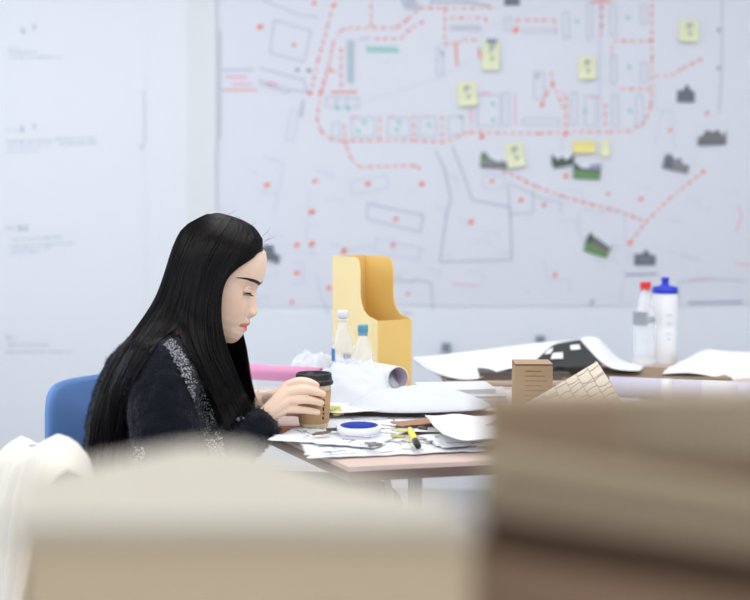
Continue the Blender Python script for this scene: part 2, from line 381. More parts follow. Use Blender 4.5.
photo(645, 257, 21, 16, 0, [('dgrey', [(-1, -1), (1, -1), (1, .2), (.5, .3), (.1, 1), (-.3, .4), (-1, .4)]), ('grey', [(-.7, -.4), (.7, -.4), (.6, -.1), (-.6, -.1)])], 'dark grey house photo above the blue-lidded bottle')
photo(677, 162, 26, 18, -.22, [('grey', [(-1, -1), (1, -1), (1, -.1), (.4, 0), (.2, .6), (-.2, .2), (-.6, .8), (-1, .5)]), ('dgrey', [(-1, -1), (-.2, -.9), (-.4, .3), (-1, .3)])], 'tilted grey street photo left of the brown skyline photo')
photo(686, 93, 17, 18, 0, [('dgrey', [(-1, -1), (1, -1), (1, .1), (.6, .3), (.1, 1), (-.4, .3), (-1, .3)])], 'small dark gabled house photo high on the plan')
photo(712, 137, 28, 16, .04, [('brown', [(-1, -1), (1, -1), (1, .9), (.8, .1), (.4, .9), (.1, .6), (-.4, .9), (-.7, .2), (-1, 0)]), ('dgrey', [(-1, -1), (1, -1), (1, -.6), (-1, -.5)])], 'brown skyline photo at the right end of the plan')
photo(271, 254, 19, 17, -.3, [('dgrey', [(-1, -1), (.2, -.8), (1, -.9), (1, 0), (.3, .3), (0, 1), (-1, .8)]), ('brown', [(.3, -.8), (.9, -.8), (.9, -.2), (.3, -.2)])], 'dark photo on the plan beside the woman forehead')
photo(512, 0, 15, 10, 0, [('dgrey', [(-1, -1), (1, -1), (1, 1), (-1, 1)])], 'dark small photo at the top edge of the plan')
# sockets low on the wall
msock = mat('socket_grey', (140, 152, 165), .5, .05)
for x, y, lab in [(446, 347, 'small grey wall socket above the hanging curled sheet'), (540, 340, 'small grey wall socket above the black figure plan')]:
    t = empty('wall_socket', wp(x, y, 0), lab, 'socket', 'sockets low on the wall'); c = wp(x, y, 0)
    b = MB(); b.box(c.x-.018, c.x+.018, WY-.02, WY, c.z-.02, c.z+.02, msock); b.build('housing', t, bevel=.003)
    b = MB(); b.box(c.x-.008, c.x+.008, WY-.023, WY-.0195, c.z-.008, c.z+.008, ink['dark']); b.build('switch', t)
# ================================================================ TABLES AND CHAIRS
mtop = mat('table_laminate', (222, 198, 186), .4, .12, 6, .02, 60)
medge = mat('table_edge', (120, 98, 90), .5, .15, 10)
mleg = mat('table_metal', (168, 168, 168), .35, .05, 5, metal=.3)
def slab_table(name, poly, legs, braces, label):
    cx = sum(p[0] for p in poly)/len(poly); cy = sum(p[1] for p in poly)/len(poly)
    t = empty(name, (cx, cy, 0), label, 'table')
    b = MB(); b.prism(poly, .732, .74, mtop); b.prism(poly, .714, .732, medge); b.build('tabletop', t)
    inner = [(cx+(x-cx)*.86, cy+(y-cy)*.74) for x, y in poly]
    b = MB()
    for p, q in zip(inner, inner[1:]+inner[:1]):
        b.tube([(p[0], p[1], .703), (q[0], q[1], .703)], .010, mleg, n=4, smooth=False)
    b.build('apron', t)
    for x, y in legs:
        b = MB(); b.box(x-.013, x+.013, y-.013, y+.013, .012, .7135, mleg); lg = b.build('leg', t, bevel=.002)
        b = MB(); b.box(x-.017, x+.017, y-.017, y+.017, 0, .012, ink['dark']); b.build('foot', lg)
    for a, q in braces:
        b = MB(); b.tube([a, q], .007, mleg, n=6); b.build('brace', t)
    return t
TA = [(-.043, 1.89), (1.45, 2.15), (1.45, 2.79), (-.50, 2.82)]
TA[3] = (-.53, 2.80)
_a = on(349, 467); _b2 = on(490, 460.5); _d = (_b2-_a)/(_b2-_a).x; TA[0] = (_a.x, _a.y); TA[1] = (1.45, _a.y+_d.y*(1.45-_a.x))
slab_table('work_table', TA, [(.075, 2.02), (-.40, 2.68), (1.34, 2.36), (1.34, 2.70)], [((.02, 2.12, .68), (.066, 2.12, .44))], 'cluttered work table with pinkish top where the woman rests her arms')
TB = [(.19, 2.87), (2.1, 2.87), (2.1, 3.32), (.19, 3.32)]
slab_table('side_table', TB, [(.50, 2.95), (.50, 3.24), (2.03, 2.92), (2.03, 3.27)], [], 'long table by the wall carrying the curled plans and the blue-lidded bottle')

mblue = mat('chair_blue', (94, 136, 198), .55, .12, 4, .1, 200)
mchrome = mat('chair_steel', (150, 155, 160), .3, metal=.8)
def pad(b, hw0, hw1, h, th, M, m):
    """rounded trapezoid cushion: width 2*hw0 at the bottom, 2*hw1 at the top, height h along local z, curved"""
    n = 28; rings = []
    for j, (sc_, o) in enumerate([(.0, -1), (.90, -1), (.985, -.6), (1, 0), (.985, .6), (.90, 1), (.0, 1)]):
        ring = []
        for i in range(n*2):
            a = 2*PI*i/(2*n); ca, sa = math.cos(a), math.sin(a)
            x = math.copysign(abs(ca)**.35, ca); z = math.copysign(abs(sa)**.35, sa)
            hw = hw0+(hw1-hw0)*(z+1)/2
            X = x*hw*sc_; Z = h/2+z*h/2*sc_
            bulge = -.05*(X/hw0)**2
            ring.append(M @ Vector((o*th/2-bulge*1.0, X, Z)))
        rings.append(ring)
    vs = [v for r in rings for v in r]; N = 2*n; fs = []
    for k in range(len(rings)-1):
        for i in range(N):
            j = (i+1) % N; fs.append((k*N+i, k*N+j, (k+1)*N+j, (k+1)*N+i))
    b.add(vs, fs, m, True)
def make_chair(loc, rz, label):
    t = empty('padded_chair', loc, label, 'chair', 'blue padded chairs', rz)
    B = parent_matrix(t)
    def T(*a): return B @ Matrix.Translation(a)
    b = MB(); pad(b, .205, .165, .26, .03, B @ Matrix.Translation((-.245, 0, .538)) @ Matrix.Rotation(-.10, 4, 'Y'), mblue); b.build('backrest', t)
    b = MB(); pad(b, .21, .20, .43, .045, B @ Matrix.Translation((-.19, 0, .405)) @ Matrix.Rotation(PI/2, 4, 'Y') @ Matrix.Scale(1, 4), mblue)
    b.build('seat', t)
    b = MB()
    b.tube([B @ Vector(q) for q in [(-.252, -.14, .64), (-.24, -.14, .50), (-.205, -.14, .385), (-.205, .14, .385), (-.24, .14, .50), (-.252, .14, .64)]], .010, mchrome, n=8, sub=4)
    b.build('back_frame', t)
    for x in (-1, 1):
        for s in (-1, 1):
            b = MB(); b.tube([B @ Vector((x*.16, s*.17, .375)), B @ Vector((x*.20, s*.19, .012))], .011, mchrome, n=8); l = b.build('leg', t)
            b = MB(); b.tube([B @ Vector((x*.20, s*.19, .016)), B @ Vector((x*.201, s*.19, .004))], .013, ink['black'], n=8, caps=False); b.build('rubber_foot', l)
    b = MB(); b.tube([B @ Vector((-.16, -.17, .37)), B @ Vector((-.16, .17, .37)), B @ Vector((.16, .17, .37)), B @ Vector((.16, -.17, .37)), B @ Vector((-.16, -.17, .37))], .009, mchrome, n=6); b.build('seat_frame', t)
    return t
make_chair((-.455, 2.47, 0), -.62, 'blue padded chair the woman in black sits on')
make_chair((-.735, 1.60, 0), PI+.5, 'blue padded chair with the cream jacket over its back')
# cream jacket over the second chair
mjack = mat('cream_cloth', (236, 230, 216), .85, .06, 10, .15, 300, sheen=.2)
B = Matrix.Translation((-.735, 1.60, 0)) @ Matrix.Rotation(PI+.5, 4, 'Z')
def jack(u, v):
    y = (u*2-1)*(.185+.02*math.sin(v*9))
    s = (v*2-1)            # -1 front hem .. 0 over the top .. 1 back hem
    ln = .34+.03*math.sin(u*7+1)
    top = .812-.012*(2*u-1)**2-.012*math.sin(u*11)
    z = top-abs(s)**1.15*ln
    f = .012*math.sin(u*26+3*s)*min(1, abs(s)*3)+.006*math.sin(u*61+5*s)*min(1, abs(s)*3)
    x = -.271+.1*(.80-z)+.05*(y/.205)**2-math.tanh(s*14)*(.032+abs(f)+.02*abs(s))
    return B @ Vector((x, y, z))
b = MB(); b.grid(jack, 60, 60, mjack)
jo = b.build('draped_jacket', solid=.004); tag(jo, 'cream jacket draped over the back of a blue chair, low at far left', 'jacket')
b = MB()
for sx in (.28, .72):
    b.tube([jack(sx, .72)+Vector((0, 0, 0)), jack(sx+.02, .85), jack(sx+.03, 1.0)+Vector((0, 0, -.06))], [.03, .028, .024], mjack, n=12, sub=5)
b.build('sleeve', jo)

# ================================================================ THINGS ON THE WORK TABLE
mwhite = mat('white_paper', (240, 242, 246), .7, .04, 14)
mwhite2 = mat('drawing_paper', (236, 238, 243), .65, .05, 9)
mink = mat('drawing_ink', (158, 158, 166), .7); mbrown = mat('kraft_card', (176, 132, 104), .8, .12, 30)
def rough_sheet(name, cx, cy, w_, h, rot, z, label, m=mwhite2, curl=.0, edge=.0, lines=0, seed=0, wave=.0, cat='drawing', group='papers on the work table', n=30, thick=.0012, lcol=None):
    rnd = random.Random(seed); ca, sa = math.cos(rot), math.sin(rot)
    def S(u, v, o=0):
        x = (u-.5)*w_; y = (v-.5)*h
        e = edge*noise.noise(Vector((u*9+seed, v*9, 1)))
        if abs(u-.5) > .499 or abs(v-.5) > .499: x += e; y += e*.7
        zz = z+curl*max(0, abs(u-.5)*2-.55)**2*4+curl*.6*max(0, abs(v-.5)*2-.7)**2*4+wave*(.5+.5*noise.noise(Vector((u*3+seed*3.1, v*3, 0))))
        return Vector((cx+x*ca-y*sa, cy+x*sa+y*ca, zz+o))
    b = MB(); b.grid(lambda u, v: S(u, v), n, n, m)
    for k in range(lines):
        u, v = rnd.uniform(.08, .85), rnd.uniform(.08, .9); a = rnd.choice([0, PI/2, .5, 2.3])+rnd.uniform(-.1, .1); L = rnd.uniform(.05, .25); P = []
        for i in range(9):
            t = i/8*L; q = a+(t/L)**2*rnd.choice([0, .2])
            uu, vv = u+math.cos(q)*t, v+math.sin(q)*t
            if .03 < uu < .97 and .03 < vv < .97: P.append(S(uu, vv, .0012))
        if len(P) > 1: b.ribbon(P, .0013, lcol or rnd.choice([mink, mink, ink['grey'], ink['dark']]), Vector((0, 0, 1)))
    o = b.build(name, solid=thick); tag(o, label, cat, group); return o
Z = .7415
c = on(385, 458); 
rough_sheet('drawing_sheet', .03, 2.045, .33, .14, .20, .742, 'lined drawing sheet lying along the near edge of the work table', edge=.012, lines=26, seed=1, wave=.004)
rough_sheet('drawing_sheet', -.075, 2.12, .22, .16, -.35, .7465, 'creased drawing sheet under the tape roll at the table corner', edge=.012, lines=20, seed=2, wave=.006)
rough_sheet('drawing_sheet', .20, 2.09, .20, .12, .35, .7485, 'lined drawing sheet right of the yellow marker', edge=.01, lines=8, seed=3, wave=.006)
rough_sheet('drawing_sheet', .02, 2.26, .34, .16, -.1, .7445, 'drawing sheet behind the tape roll', edge=.008, lines=20, seed=4, wave=.004)
rough_sheet('kraft_sheet', -.16, 2.215, .13, .085, .1, .7425, 'reddish brown card lying under the hands', m=mbrown, edge=.004, seed=5, cat='card', group=None)
rough_sheet('kraft_sheet', .10, 2.235, .13, .05, .4, .7535, 'reddish brown card scrap poking out under the white curved sheets', m=mbrown, edge=.01, seed=6, wave=.004, cat='card', group=None)
rough_sheet('paper_sheet', .225, 2.11, .22, .24, .12, .757, 'large blank white sheet bulging beside the tan box', m=mwhite, curl=.006, seed=7, wave=.022, lines=0, cat='paper')
rough_sheet('paper_sheet', .00, 2.42, .30, .20, .2, .752, 'blank white sheet curling in front of the rolled tube', m=mwhite, curl=.008, seed=8, wave=.02, cat='paper')
rough_sheet('paper_sheet', .42, 2.56, .40, .28, .1, .745, 'flat pale sheet at the far edge of the work table', m=mwhite, seed=9, wave=.006, cat='paper')
rough_sheet('paper_sheet', -.17, 2.60, .40, .26, .05, .743, 'white sheet under the bottles and the yellow file', m=mwhite, seed=10, wave=.0, cat='paper')
# scraps
sc_l = ['olive paper curl beside the marker', 'brown keys-like scrap in front of the cup', 'dark paper curl left of the tape roll', 'thin grey offcut near the front table edge', 'dark offcut behind the yellow marker', 'pale green offcut between tape and marker', 'grey curl in front of the tape roll']
sc_p = [(402, 437, (196, 190, 130)), (321, 434, (120, 100, 80)), (336, 431, (90, 90, 85)), (375, 446, (130, 125, 125)), (428, 428, (100, 95, 85)), (398, 431, (205, 205, 160)), (366, 443, (140, 140, 135))]
for i, ((x, y, col), lab) in enumerate(zip(sc_p, sc_l)):
    p = on(x, y, .757); b = MB(); rnd = random.Random(i+3)
    pts = [p+Vector((rnd.uniform(-.02, .02), rnd.uniform(-.012, .012), rnd.uniform(0, .004))) for _ in range(4)]
    b.tube(pts, .0022, mat('scrap%d' % i, col, .7), n=6, sub=6, flat=1.8)
    tag(b.build('paper_scrap'), lab, 'scrap', 'scraps on the work table')
# keys
# coffee cup
CX, CY = -.1245, 2.216
CZ0 = .7440
mcup = mat('cup_card', (232, 214, 178), .6, .05, 20); msleeve = mat('cup_sleeve', (200, 160, 116), .75, .08, 40, .1, 200); mlid = mat('lid_black', (22, 23, 27), .35, .1, 10)
cup = empty('coffee_cup', (CX, CY, CZ0), 'takeaway coffee cup with black lid held by the woman', 'cup')
MT = Matrix.Translation((CX, CY, CZ0)) @ Matrix.Diagonal((.97, .97, .93, 1))
b = MB(); b.lathe([(.0, .003), (.027, .003), (.0275, 0), (.029, 0), (.0372, .108), (.0385, .110), (.0372, .112), (.0355, .108)], mcup, MT, 40, caps=(False, False)); 
for k in range(6):
    aa = -PI/2-.35+k*.11; R = .0300; p = Vector((CX+R*math.cos(aa), CY+R*math.sin(aa), CZ0+.005)); td = Vector((-math.sin(aa), math.cos(aa), 0))*.0018
    b.add([p, p+td, p+td+Vector((0, 0, .004)), p+Vector((0, 0, .004))], [(0, 1, 2, 3)], mink)
b.build('cup_body', cup)
b = MB(); b.lathe([(.0305, .016), (.0312, .016), (.0367, .088), (.036, .088)], msleeve, MT, 40, caps=(False, False))
for k, (zz, hh, a) in enumerate([(.024, .006, .62), (.034, .004, .62), (.042, .007, .62), (.052, .003, .62), (.060, .006, .62)]):
    for q in range(3):
        aa = -PI/2+a+q*.05*(1 if k % 2 else .7); R = .0312+(zz-.016)/.072*.0055+.0004
        p = Vector((CX+R*math.cos(aa), CY+R*math.sin(aa), CZ0+zz)); tdir = Vector((-math.sin(aa), math.cos(aa), 0))
        b.add([p, p+tdir*.0014, p+tdir*.0014+Vector((0, 0, hh)), p+Vector((0, 0, hh))], [(0, 1, 2, 3)], mlid)
b.build('sleeve', cup)
b = MB(); b.lathe([(.0365, .100), (.0405, .100), (.0415, .103), (.0405, .107), (.0385, .109), (.0375, .121), (.0362, .124), (.0345, .124), (.034, .119), (.0, .118)], mlid, MT, 40, caps=(False, False))
b.lathe([(.004, .1185), (.004, .1195), (0, .1195)], mlid, MT @ Matrix.Translation((.022, 0, 0)), 12, caps=(False, False)); b.build('lid', cup)
# tape roll: white tape on a blue core, lying flat
p = on(359, 432, .757); mtw = mat('tape_white', (238, 240, 245), .5, .03); mtb = mat('tape_core_blue', (38, 66, 176), .4, .1)
tr = empty('tape_roll', (p.x, p.y, .7575), 'roll of white tape with blue core lying flat', 'tape')
MT = Matrix.Translation((p.x, p.y, .7575))
b = MB(); b.lathe([(.037, 0), (.043, 0), (.043, .013), (.037, .013), (.037, 0)], mtw, MT, 40, caps=(False, False)); b.build('tape', tr)
b = MB(); b.lathe([(.0345, .0005), (.0368, .0005), (.0368, .0135), (.0345, .0135), (.0345, .0005)], mtb, MT, 40, caps=(False, False)); b.build('core', tr)
# marker pen
p = on(410, 430, .760); q = on(418, 446, .760)
mk = empty('marker_pen', (p.x, p.y, .757), 'yellow highlighter with a black cap', 'pen')
d = (q-p).normalized(); b = MB(); L = (q-p).length
b.tube([p, p+d*L*.68], .0062, mat('marker_yellow', (236, 232, 90), .4), n=14); b.build('barrel', mk)
b = MB(); b.tube([p+d*L*.69, p+d*L*1.0], [.0068, .006], mlid, n=14); b.build('cap', mk)
# sweets / green-yellow lump
p = on(334, 416, .75); b = MB()
for i in range(7):
    v = p+Vector((random.uniform(-.014, .016), random.uniform(-.008, .008), random.uniform(.004, .018)))
    b.tube([v-Vector((.006, 0, 0)), v+Vector((.006, 0, .002))], .006, mat('foil_green', (190, 200, 110), .4, rgb2=(232, 222, 150), scale=80), n=10)
tag(b.build('crumpled_wrapper'), 'small crumpled green and yellow wrapper right of the cup', 'wrapper')
# crumpled tracing paper heap
mtrace = mat('tracing_paper', (232, 237, 245), .5, .03, 20, trans=.15, sub=0, ior=1.2)
def heap(name, cx, cy, rx, ry, h, z0, seed, label, cat='tracing paper', power=.8):
    def fn(u, v):
        a = 2*PI*u; r = 1-v
        q = Vector((math.cos(a)*r*2.2+seed, math.sin(a)*r*2.2, seed*.7))
        rid = 1-abs(noise.noise(q*.75))*2; rid2 = 1-abs(noise.noise(q*1.7+Vector((5, 0, 0))))*2
        rr = r*(1+.13*noise.noise(Vector((math.cos(a)*1.5, math.sin(a)*1.5, seed))))
        z = h*(1-r**2.2)**power*(.66+.26*rid+.08*rid2)
        return Vector((cx+math.cos(a)*rx*rr, cy+math.sin(a)*ry*rr, z0+max(0, z)))
    b = MB(); b.grid(fn, 96, 30, mtrace)
    o = b.build(name, solid=.0012); tag(o, label, cat, 'crumpled tracing paper'); return o
heap('crumpled_tracing_paper', -.055, 2.52, .15, .12, .105, .747, 1.7, 'broad crumpled heap of tracing paper in front of the yellow file')
heap('crumpled_tracing_paper', -.155, 2.72, .085, .065, .105, .743, 4.2, 'rounded crumple of tracing paper between woman and clear bottles')
heap('crumpled_tracing_paper', .09, 2.40, .16, .085, .045, .76, 8.4, 'low crumpled fold of tracing paper behind the tape roll')
# rolled tracing tube with an open end
mrollin = mat('roll_inner', (206, 190, 204), .7, .05)
def roll(name, a, q, r, label, m, m_in, cat='paper roll', rings=None, group='rolled papers'):
    a = Vector(a); q = Vector(q); d = (q-a).normalized(); L = (q-a).length
    up = Vector((0, 0, 1)); s = d.cross(up).normalized(); w_ = s.cross(d)
    R = Matrix((s, w_, d)).transposed().to_4x4(); M = Matrix.Translation(a) @ R
    b = MB(); b.lathe([(r*.93, 0), (r, 0), (r, L), (r*.93, L)], m, M, 32, caps=(False, False))
    b.lathe([(r*.93, 0), (r*.93, L)], m_in, M, 32, caps=(False, False))
    # spiral inner turn
    def fn(u, v):
        an = u*4.5*PI; rr = r*(.92-.10*u); return M @ Vector((rr*math.cos(an), rr*math.sin(an), L*(v*.996+.002)))
    b.grid(fn, 60, 1, m_in)
    o = b.build(name); tag(o, label, cat, group)
    if rings:
        for z0, z1, mm in rings:
            rb = MB(); rb.lathe([(r*1.0, z0), (r*1.02, z0), (r*1.02, z1), (r, z1)], mm, M, 32, caps=(False, False)); rb.build('band', o)
    return o
roll('rolled_paper', (-.11, 2.76, .80), (.052, 2.46, .812), .027, 'white paper roll with its open end facing out', mwhite, mrollin)
mpink = mat('pink_paper', (236, 160, 200), .6, .06, 12)
roll('rolled_paper', (-.33, 2.70, .795), (-.13, 2.62, .795), .019, 'pink paper roll passing behind the cup', mpink, mpink)
# clear bottles
mclear = bpy.data.materials.new('clear_plastic'); mclear.use_nodes = True
nt = mclear.node_tree; nt.nodes.clear()
_o = nt.nodes.new('ShaderNodeOutputMaterial'); _g = nt.nodes.new('ShaderNodeBsdfPrincipled')
_g.inputs['Base Color'].default_value = (.93, .96, 1, 1); _g.inputs['Roughness'].default_value = .06; _g.inputs['Alpha'].default_value = .34
_g.inputs['Specular IOR Level'].default_value = .9
nt.links.new(_g.outputs[0], _o.inputs[0])
def bottle(x, y, z, h, r, capc, label, lab_c, bandz=None, neck=.34):
    t = empty('water_bottle', (x, y, z), label, 'bottle', 'clear drink bottles'); M = Matrix.Translation((x, y, z))
    hb = h-.018; k = []
    for rr, zz in [(.0, .004), (.5, .002), (.92, 0), (1, .008), (1, .10), (.95, .11), (1, .12), (1, .28), (.96, .30), (1, .32), (1, 1-neck-.05), (.93, 1-neck+.02), (.72, 1-neck*.6), (.48, 1-neck*.22), (.38, 1-neck*.14), (.38, 1)]:
        k.append((r*rr, zz*hb if zz > .05 else zz))
    b = MB(); b.lathe(k, mclear, M, 28, caps=(False, False)); b.build('bottle_body', t)
    mc = mat('cap_%d_%d_%d' % capc, capc, .4)
    b = MB(); b.lathe([(0, h), (r*.44, h), (r*.47, h-.002), (r*.47, h-.017), (r*.40, h-.018)], mc, M, 24, caps=(False, False)); b.build('cap', t)
    b = MB(); z0, z1 = bandz or (.40*h, .55*h)
    def fn(u, v):
        a = -PI*1.05+u*PI*(.55 if lab_c != 'blue' else .32); return Vector((x+r*1.01*math.cos(a), y+r*1.01*math.sin(a), z+z0+(z1-z0)*v))
    b.grid(fn, 10, 2, mat('label_%s' % lab_c, {'blue': (60, 140, 200), 'grey': (150, 156, 166), 'clear': (215, 222, 228)}[lab_c], .5))
    for kx in range(3):
        def fn2(u, v, kx=kx):
            a = -PI*.5+.1+kx*.25+u*.14; return Vector((x+r*1.02*math.cos(a), y+r*1.02*math.sin(a), z+z0+(z1-z0)*(.2+.5*v)))
        b.grid(fn2, 3, 1, ink['dark'])
    b.build('label', t)
    b = MB(); b.lathe([(r*.40, h-.024), (r*.46, h-.024), (r*.46, h-.020), (r*.40, h-.020)], mc, M, 20, caps=(False, False)); b.build('cap_ring', t)
p1 = at(343, 390, 2.64); p2 = at(363, 390, 2.58)
bottle(p1.x, 2.64, .7445, .206, .0275, (238, 240, 244), 'clear bottle with a white cap', 'blue', (.085, .115))
bottle(p2.x, 2.57, .7445, .178, .0265, (90, 160, 190), 'clear bottle with a blue cap', 'clear', (.05, .09))
# yellow magazine file
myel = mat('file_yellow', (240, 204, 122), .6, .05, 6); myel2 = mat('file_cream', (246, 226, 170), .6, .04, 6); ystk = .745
cor = on(380, 396, .745); cor = Vector((.005, 2.67, .745)); al = math.radians(59)
dd = Vector((-math.cos(al), math.sin(al), 0)); dw = Vector((math.sin(al), math.cos(al), 0))
prof = []
H, Dp, lowh = .330, .225, .178
pr = [(0, 0), (Dp, 0), (Dp, H-.006), (Dp-.01, H)]
# profile along depth from the front corner: low front, concave sweep up to the tall back with a rounded shoulder
sw = [(0, lowh-.004), (.004, lowh)]
for i in range(11):
    a = i/10*PI/2; sw.append((.028+.055*math.sin(a), lowh+.005+.055*(1-math.cos(a))))
sh = [(.083+.0, H-.04)]
for i in range(8):
    a = i/7*PI/2; sh.append((.085+.03*(1-math.cos(a)), H-.03+.03*math.sin(a)))
poly = [(0, 0)]+sw+sh+[(Dp, H), (Dp, 0)]
fl = empty('magazine_file', (cor.x, cor.y, cor.z), 'yellow cardboard magazine file with a swept cutaway side', 'magazine file')
Wd = .098
def side(off, m):
    b = MB(); th = .0025
    vs = []
    for o in (off, off+th):
        vs += [cor+dd*a+dw*o+Vector((0, 0, z)) for a, z in poly]
    n = len(poly)
    b.add(vs, [tuple(range(n)), tuple(range(2*n-1, n-1, -1))]+[(i, n+i, n+(i+1) % n, (i+1) % n) for i in range(n)], m); return b
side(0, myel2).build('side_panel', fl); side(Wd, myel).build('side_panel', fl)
def panel(b, d0, d1, z1, m):
    vs = []
    for a in (d0, d1):
        for o in (.0026, Wd-.0001):
            for z in (0, z1): vs.append(cor+dd*a+dw*o+Vector((0, 0, z)))
    b.add(vs, [(0, 1, 3, 2), (4, 6, 7, 5), (0, 4, 5, 1), (2, 3, 7, 6), (1, 5, 7, 3), (0, 2, 6, 4)], m)
b = MB(); panel(b, .0, .0025, lowh-.001, myel); b.build('front_panel', fl)
b = MB(); panel(b, Dp-.003, Dp-.0005, H, myel); b.build('back_panel', fl)
b = MB(); panel(b, .003, Dp-.004, .003, myel); b.build('base', fl)
# notebooks / stack of pads
mcover = mat('pad_cover', (228, 232, 236), .6, .04); mpages = mat('pad_pages', (205, 210, 216), .7, .2, 300)
z = .7535
for i, (w_, h, th, rz, cx, cy, lab) in enumerate([(.21, .15, .012, .08, .19, 2.52, 'thin white pad at the bottom of the stack behind the bulging sheet'), (.20, .14, .007, -.05, .20, 2.525, 'grey-edged pad in the middle of the pad stack'), (.17, .12, .011, .12, .185, 2.53, 'white pad on top of the pad stack')]):
    M = Matrix.Translation((cx, cy, z)) @ Matrix.Rotation(rz, 4, 'Z')
    t = empty('notepad', (cx, cy, z), lab, 'notepad', 'pads on the work table')
    b = MB(); b.box(-w_/2+.002, w_/2-.002, -h/2+.002, h/2-.002, .001, th-.001, mpages, M); b.build('pages', t)
    b = MB(); b.box(-w_/2, w_/2, -h/2, h/2, th-.001, th, mcover, M); b.box(-w_/2, w_/2, -h/2, h/2, 0, .001, mcover, M); b.build('cover', t)
    z += th+.0008
# long printed roll on the right
mlav = mat('roll_lavender', (208, 208, 230), .5, .04, 8)
a = at(617, 387, 2.52); q = at(800, 398, 2.42)
a.z = .7705; q.z = .7705
roll('rolled_plan', (a.x, 2.60, .7705), (1.22, 2.40, .7705), .0255, 'long pale lavender plan roll with white bands, right', mlav, mlav, rings=[(.12, .145, mat('band_pale', (226, 228, 238), .5)), (.21, .29, mat('band_pale', (226, 228, 238), .5)), (.42, .46, mat('band_pale', (226, 228, 238), .5))])
# small cardboard block and paving-patterned folded card
mkraft = mat('block_kraft', (172, 146, 112), .8, .1, 40, .1, 200); mkd = mat('block_edge', (110, 76, 54), .8, .1, 40)
t = empty('cardboard_block', (.33, 2.25, .745), 'small upright kraft cardboard block with fine ruled lines', 'cardboard model')
M = Matrix.Translation((.3265, 2.27, .7495)) @ Matrix.Rotation(-.03, 4, 'Z')
b = MB(); b.box(-.0385, .0385, -.035, .035, 0, .122, mkraft, M); b.build('body', t, bevel=.0006)
b = MB(); b.box(-.0385, .0385, -.035, .035, .1222, .1245, mkd, M); b.box(-.038, .038, -.0345, .0345, .1245, .126, mat('kraft_top', (178, 150, 120), .8), M); b.build('top_sheet', t)
b = MB()
for k in range(9):
    zz = .03+k*.010; b.box(-.018, .028-.006*(k % 3), -.0356, -.0351, zz, zz+.0012, mkd, M)
b.build('ruled_lines', t)
mpave = mat('paving_card', (216, 206, 190), .75, .1, 20); mpl = mat('paving_lines', (176, 156, 132), .8)
A0 = at(534, 399, 2.12); A1 = at(597, 362, 2.22); A2 = at(612, 372, 2.2); A3 = at(626, 410, 2.06); A4 = at(545, 425, 2.0)
t = empty('folded_paving_card', (A0.x+.07, 2.12, .75), 'folded card printed with a pale crazy-paving pattern', 'cardboard model')
P0 = Vector((A0.x-.02, 2.16, .80)); 
base0 = Vector((.285, 2.13, .757)); base1 = Vector((.50, 2.02, .757)); ap0 = at(590, 361, 2.24); ap1 = at(604, 363, 2.2)
PA = at(597, 361.5, 2.22); PL = at(508, 412, 2.13); PR = at(627, 411, 2.10)
smax = (PA.z-.757)/max(PA.z-PL.z, PA.z-PR.z)
def pab(a, b_): 
    p = PA+(PL-PA)*a+(PR-PA)*b_; return p+Vector((0, -.010*math.sin(min(1, (a+b_)/smax)*PI), 0))
pn = (PL-PA).cross(PR-PA).normalized(); pn = -pn if pn.y > 0 else pn
b = MB(); b.grid(lambda u, v: pab(u*v*smax, (1-u)*v*smax), 24, 24, mpave)
rnd = random.Random(5)
for k in range(1, 13):
    a = k*.125; P = [pab(a, t/20*(smax-a)*.99)+pn*.0012+(PL-PA).normalized()*.002*noise.noise(Vector((k, t*.5, 0))) for t in range(21)] if a < smax-.05 else []
    if P: b.ribbon(P, .0009, mpl, pn)
    for q in range(14):
        bb = q*.11+rnd.uniform(.02, .1)
        if a+bb < smax-.03: b.ribbon([pab(a-.125, bb)+pn*.0012, pab(a-.06, bb+rnd.uniform(-.03, .03))+pn*.0012, pab(a, bb+rnd.uniform(-.02, .03))+pn*.0012], .0009, mpl, pn)
b.build('paving_face', t, solid=.0012)
b = MB(); RF = pab(0, smax); BK = Vector((RF.x-.01, RF.y+.12, .757)); BT = PA+Vector((.004, .045, -.004))
b.grid(lambda u, v: (BK.lerp(RF+Vector((-.001, .003, 0)), u)).lerp(BT.lerp(PA+Vector((0, .003, -.002)), u), v), 8, 8, mkraft); b.build('back_face', t, solid=.0012)
# white sheets: loose heap edge near bottom right of table handled above
# ================================================================ THINGS ON THE SIDE TABLE
mcream = mat('sheet_edge', (214, 218, 190), .7)
mblk = mat('figure_black', (48, 50, 50), .6, .1, 20)
def sheet_px(name, cols, label, m, n=40, wave=.0, solid=.0012, extra=None, cat='plan', group='large sheets on the side table'):
    """cols: list of (front point, back point) in world space along the width"""
    fr = [c_[0] for c_ in cols]; bk = [c_[1] for c_ in cols]
    FR, _ = spline(fr, 1, 8); BK, _ = spline(bk, 1, 8); N = len(FR)-1
    def fn(u, v):
        i = min(int(u*N), N-1); t = u*N-i
        a = FR[i].lerp(FR[i+1], t); b_ = BK[i].lerp(BK[i+1], t)
        p = a.lerp(b_, v); p.z += wave*math.sin(PI*v)*noise.noise(Vector((u*4, v*3, 2))); return p
    b = MB(); b.grid(fn, n, 16, m)
    if extra: extra(b, fn)
    return tag(b.build(name, solid=solid), label, cat, group)
sheet_px('curled_plan', [(at(413, 359, 2.88), at(414, 357, 3.0)), (at(428, 370, 2.90), at(440, 355, 3.12)), (at(452, 378, 2.90), at(480, 350, 3.18)), (at(475, 379, 2.90), at(510, 346, 3.2)), (at(500, 371, 2.92), at(545, 342, 3.22)), (at(520, 368, 2.95), at(570, 340, 3.22)), (at(548, 374, 2.95), at(592, 338, 3.22))],
         'long white curled sheet overhanging the left end of the side table', mwhite, wave=.004)
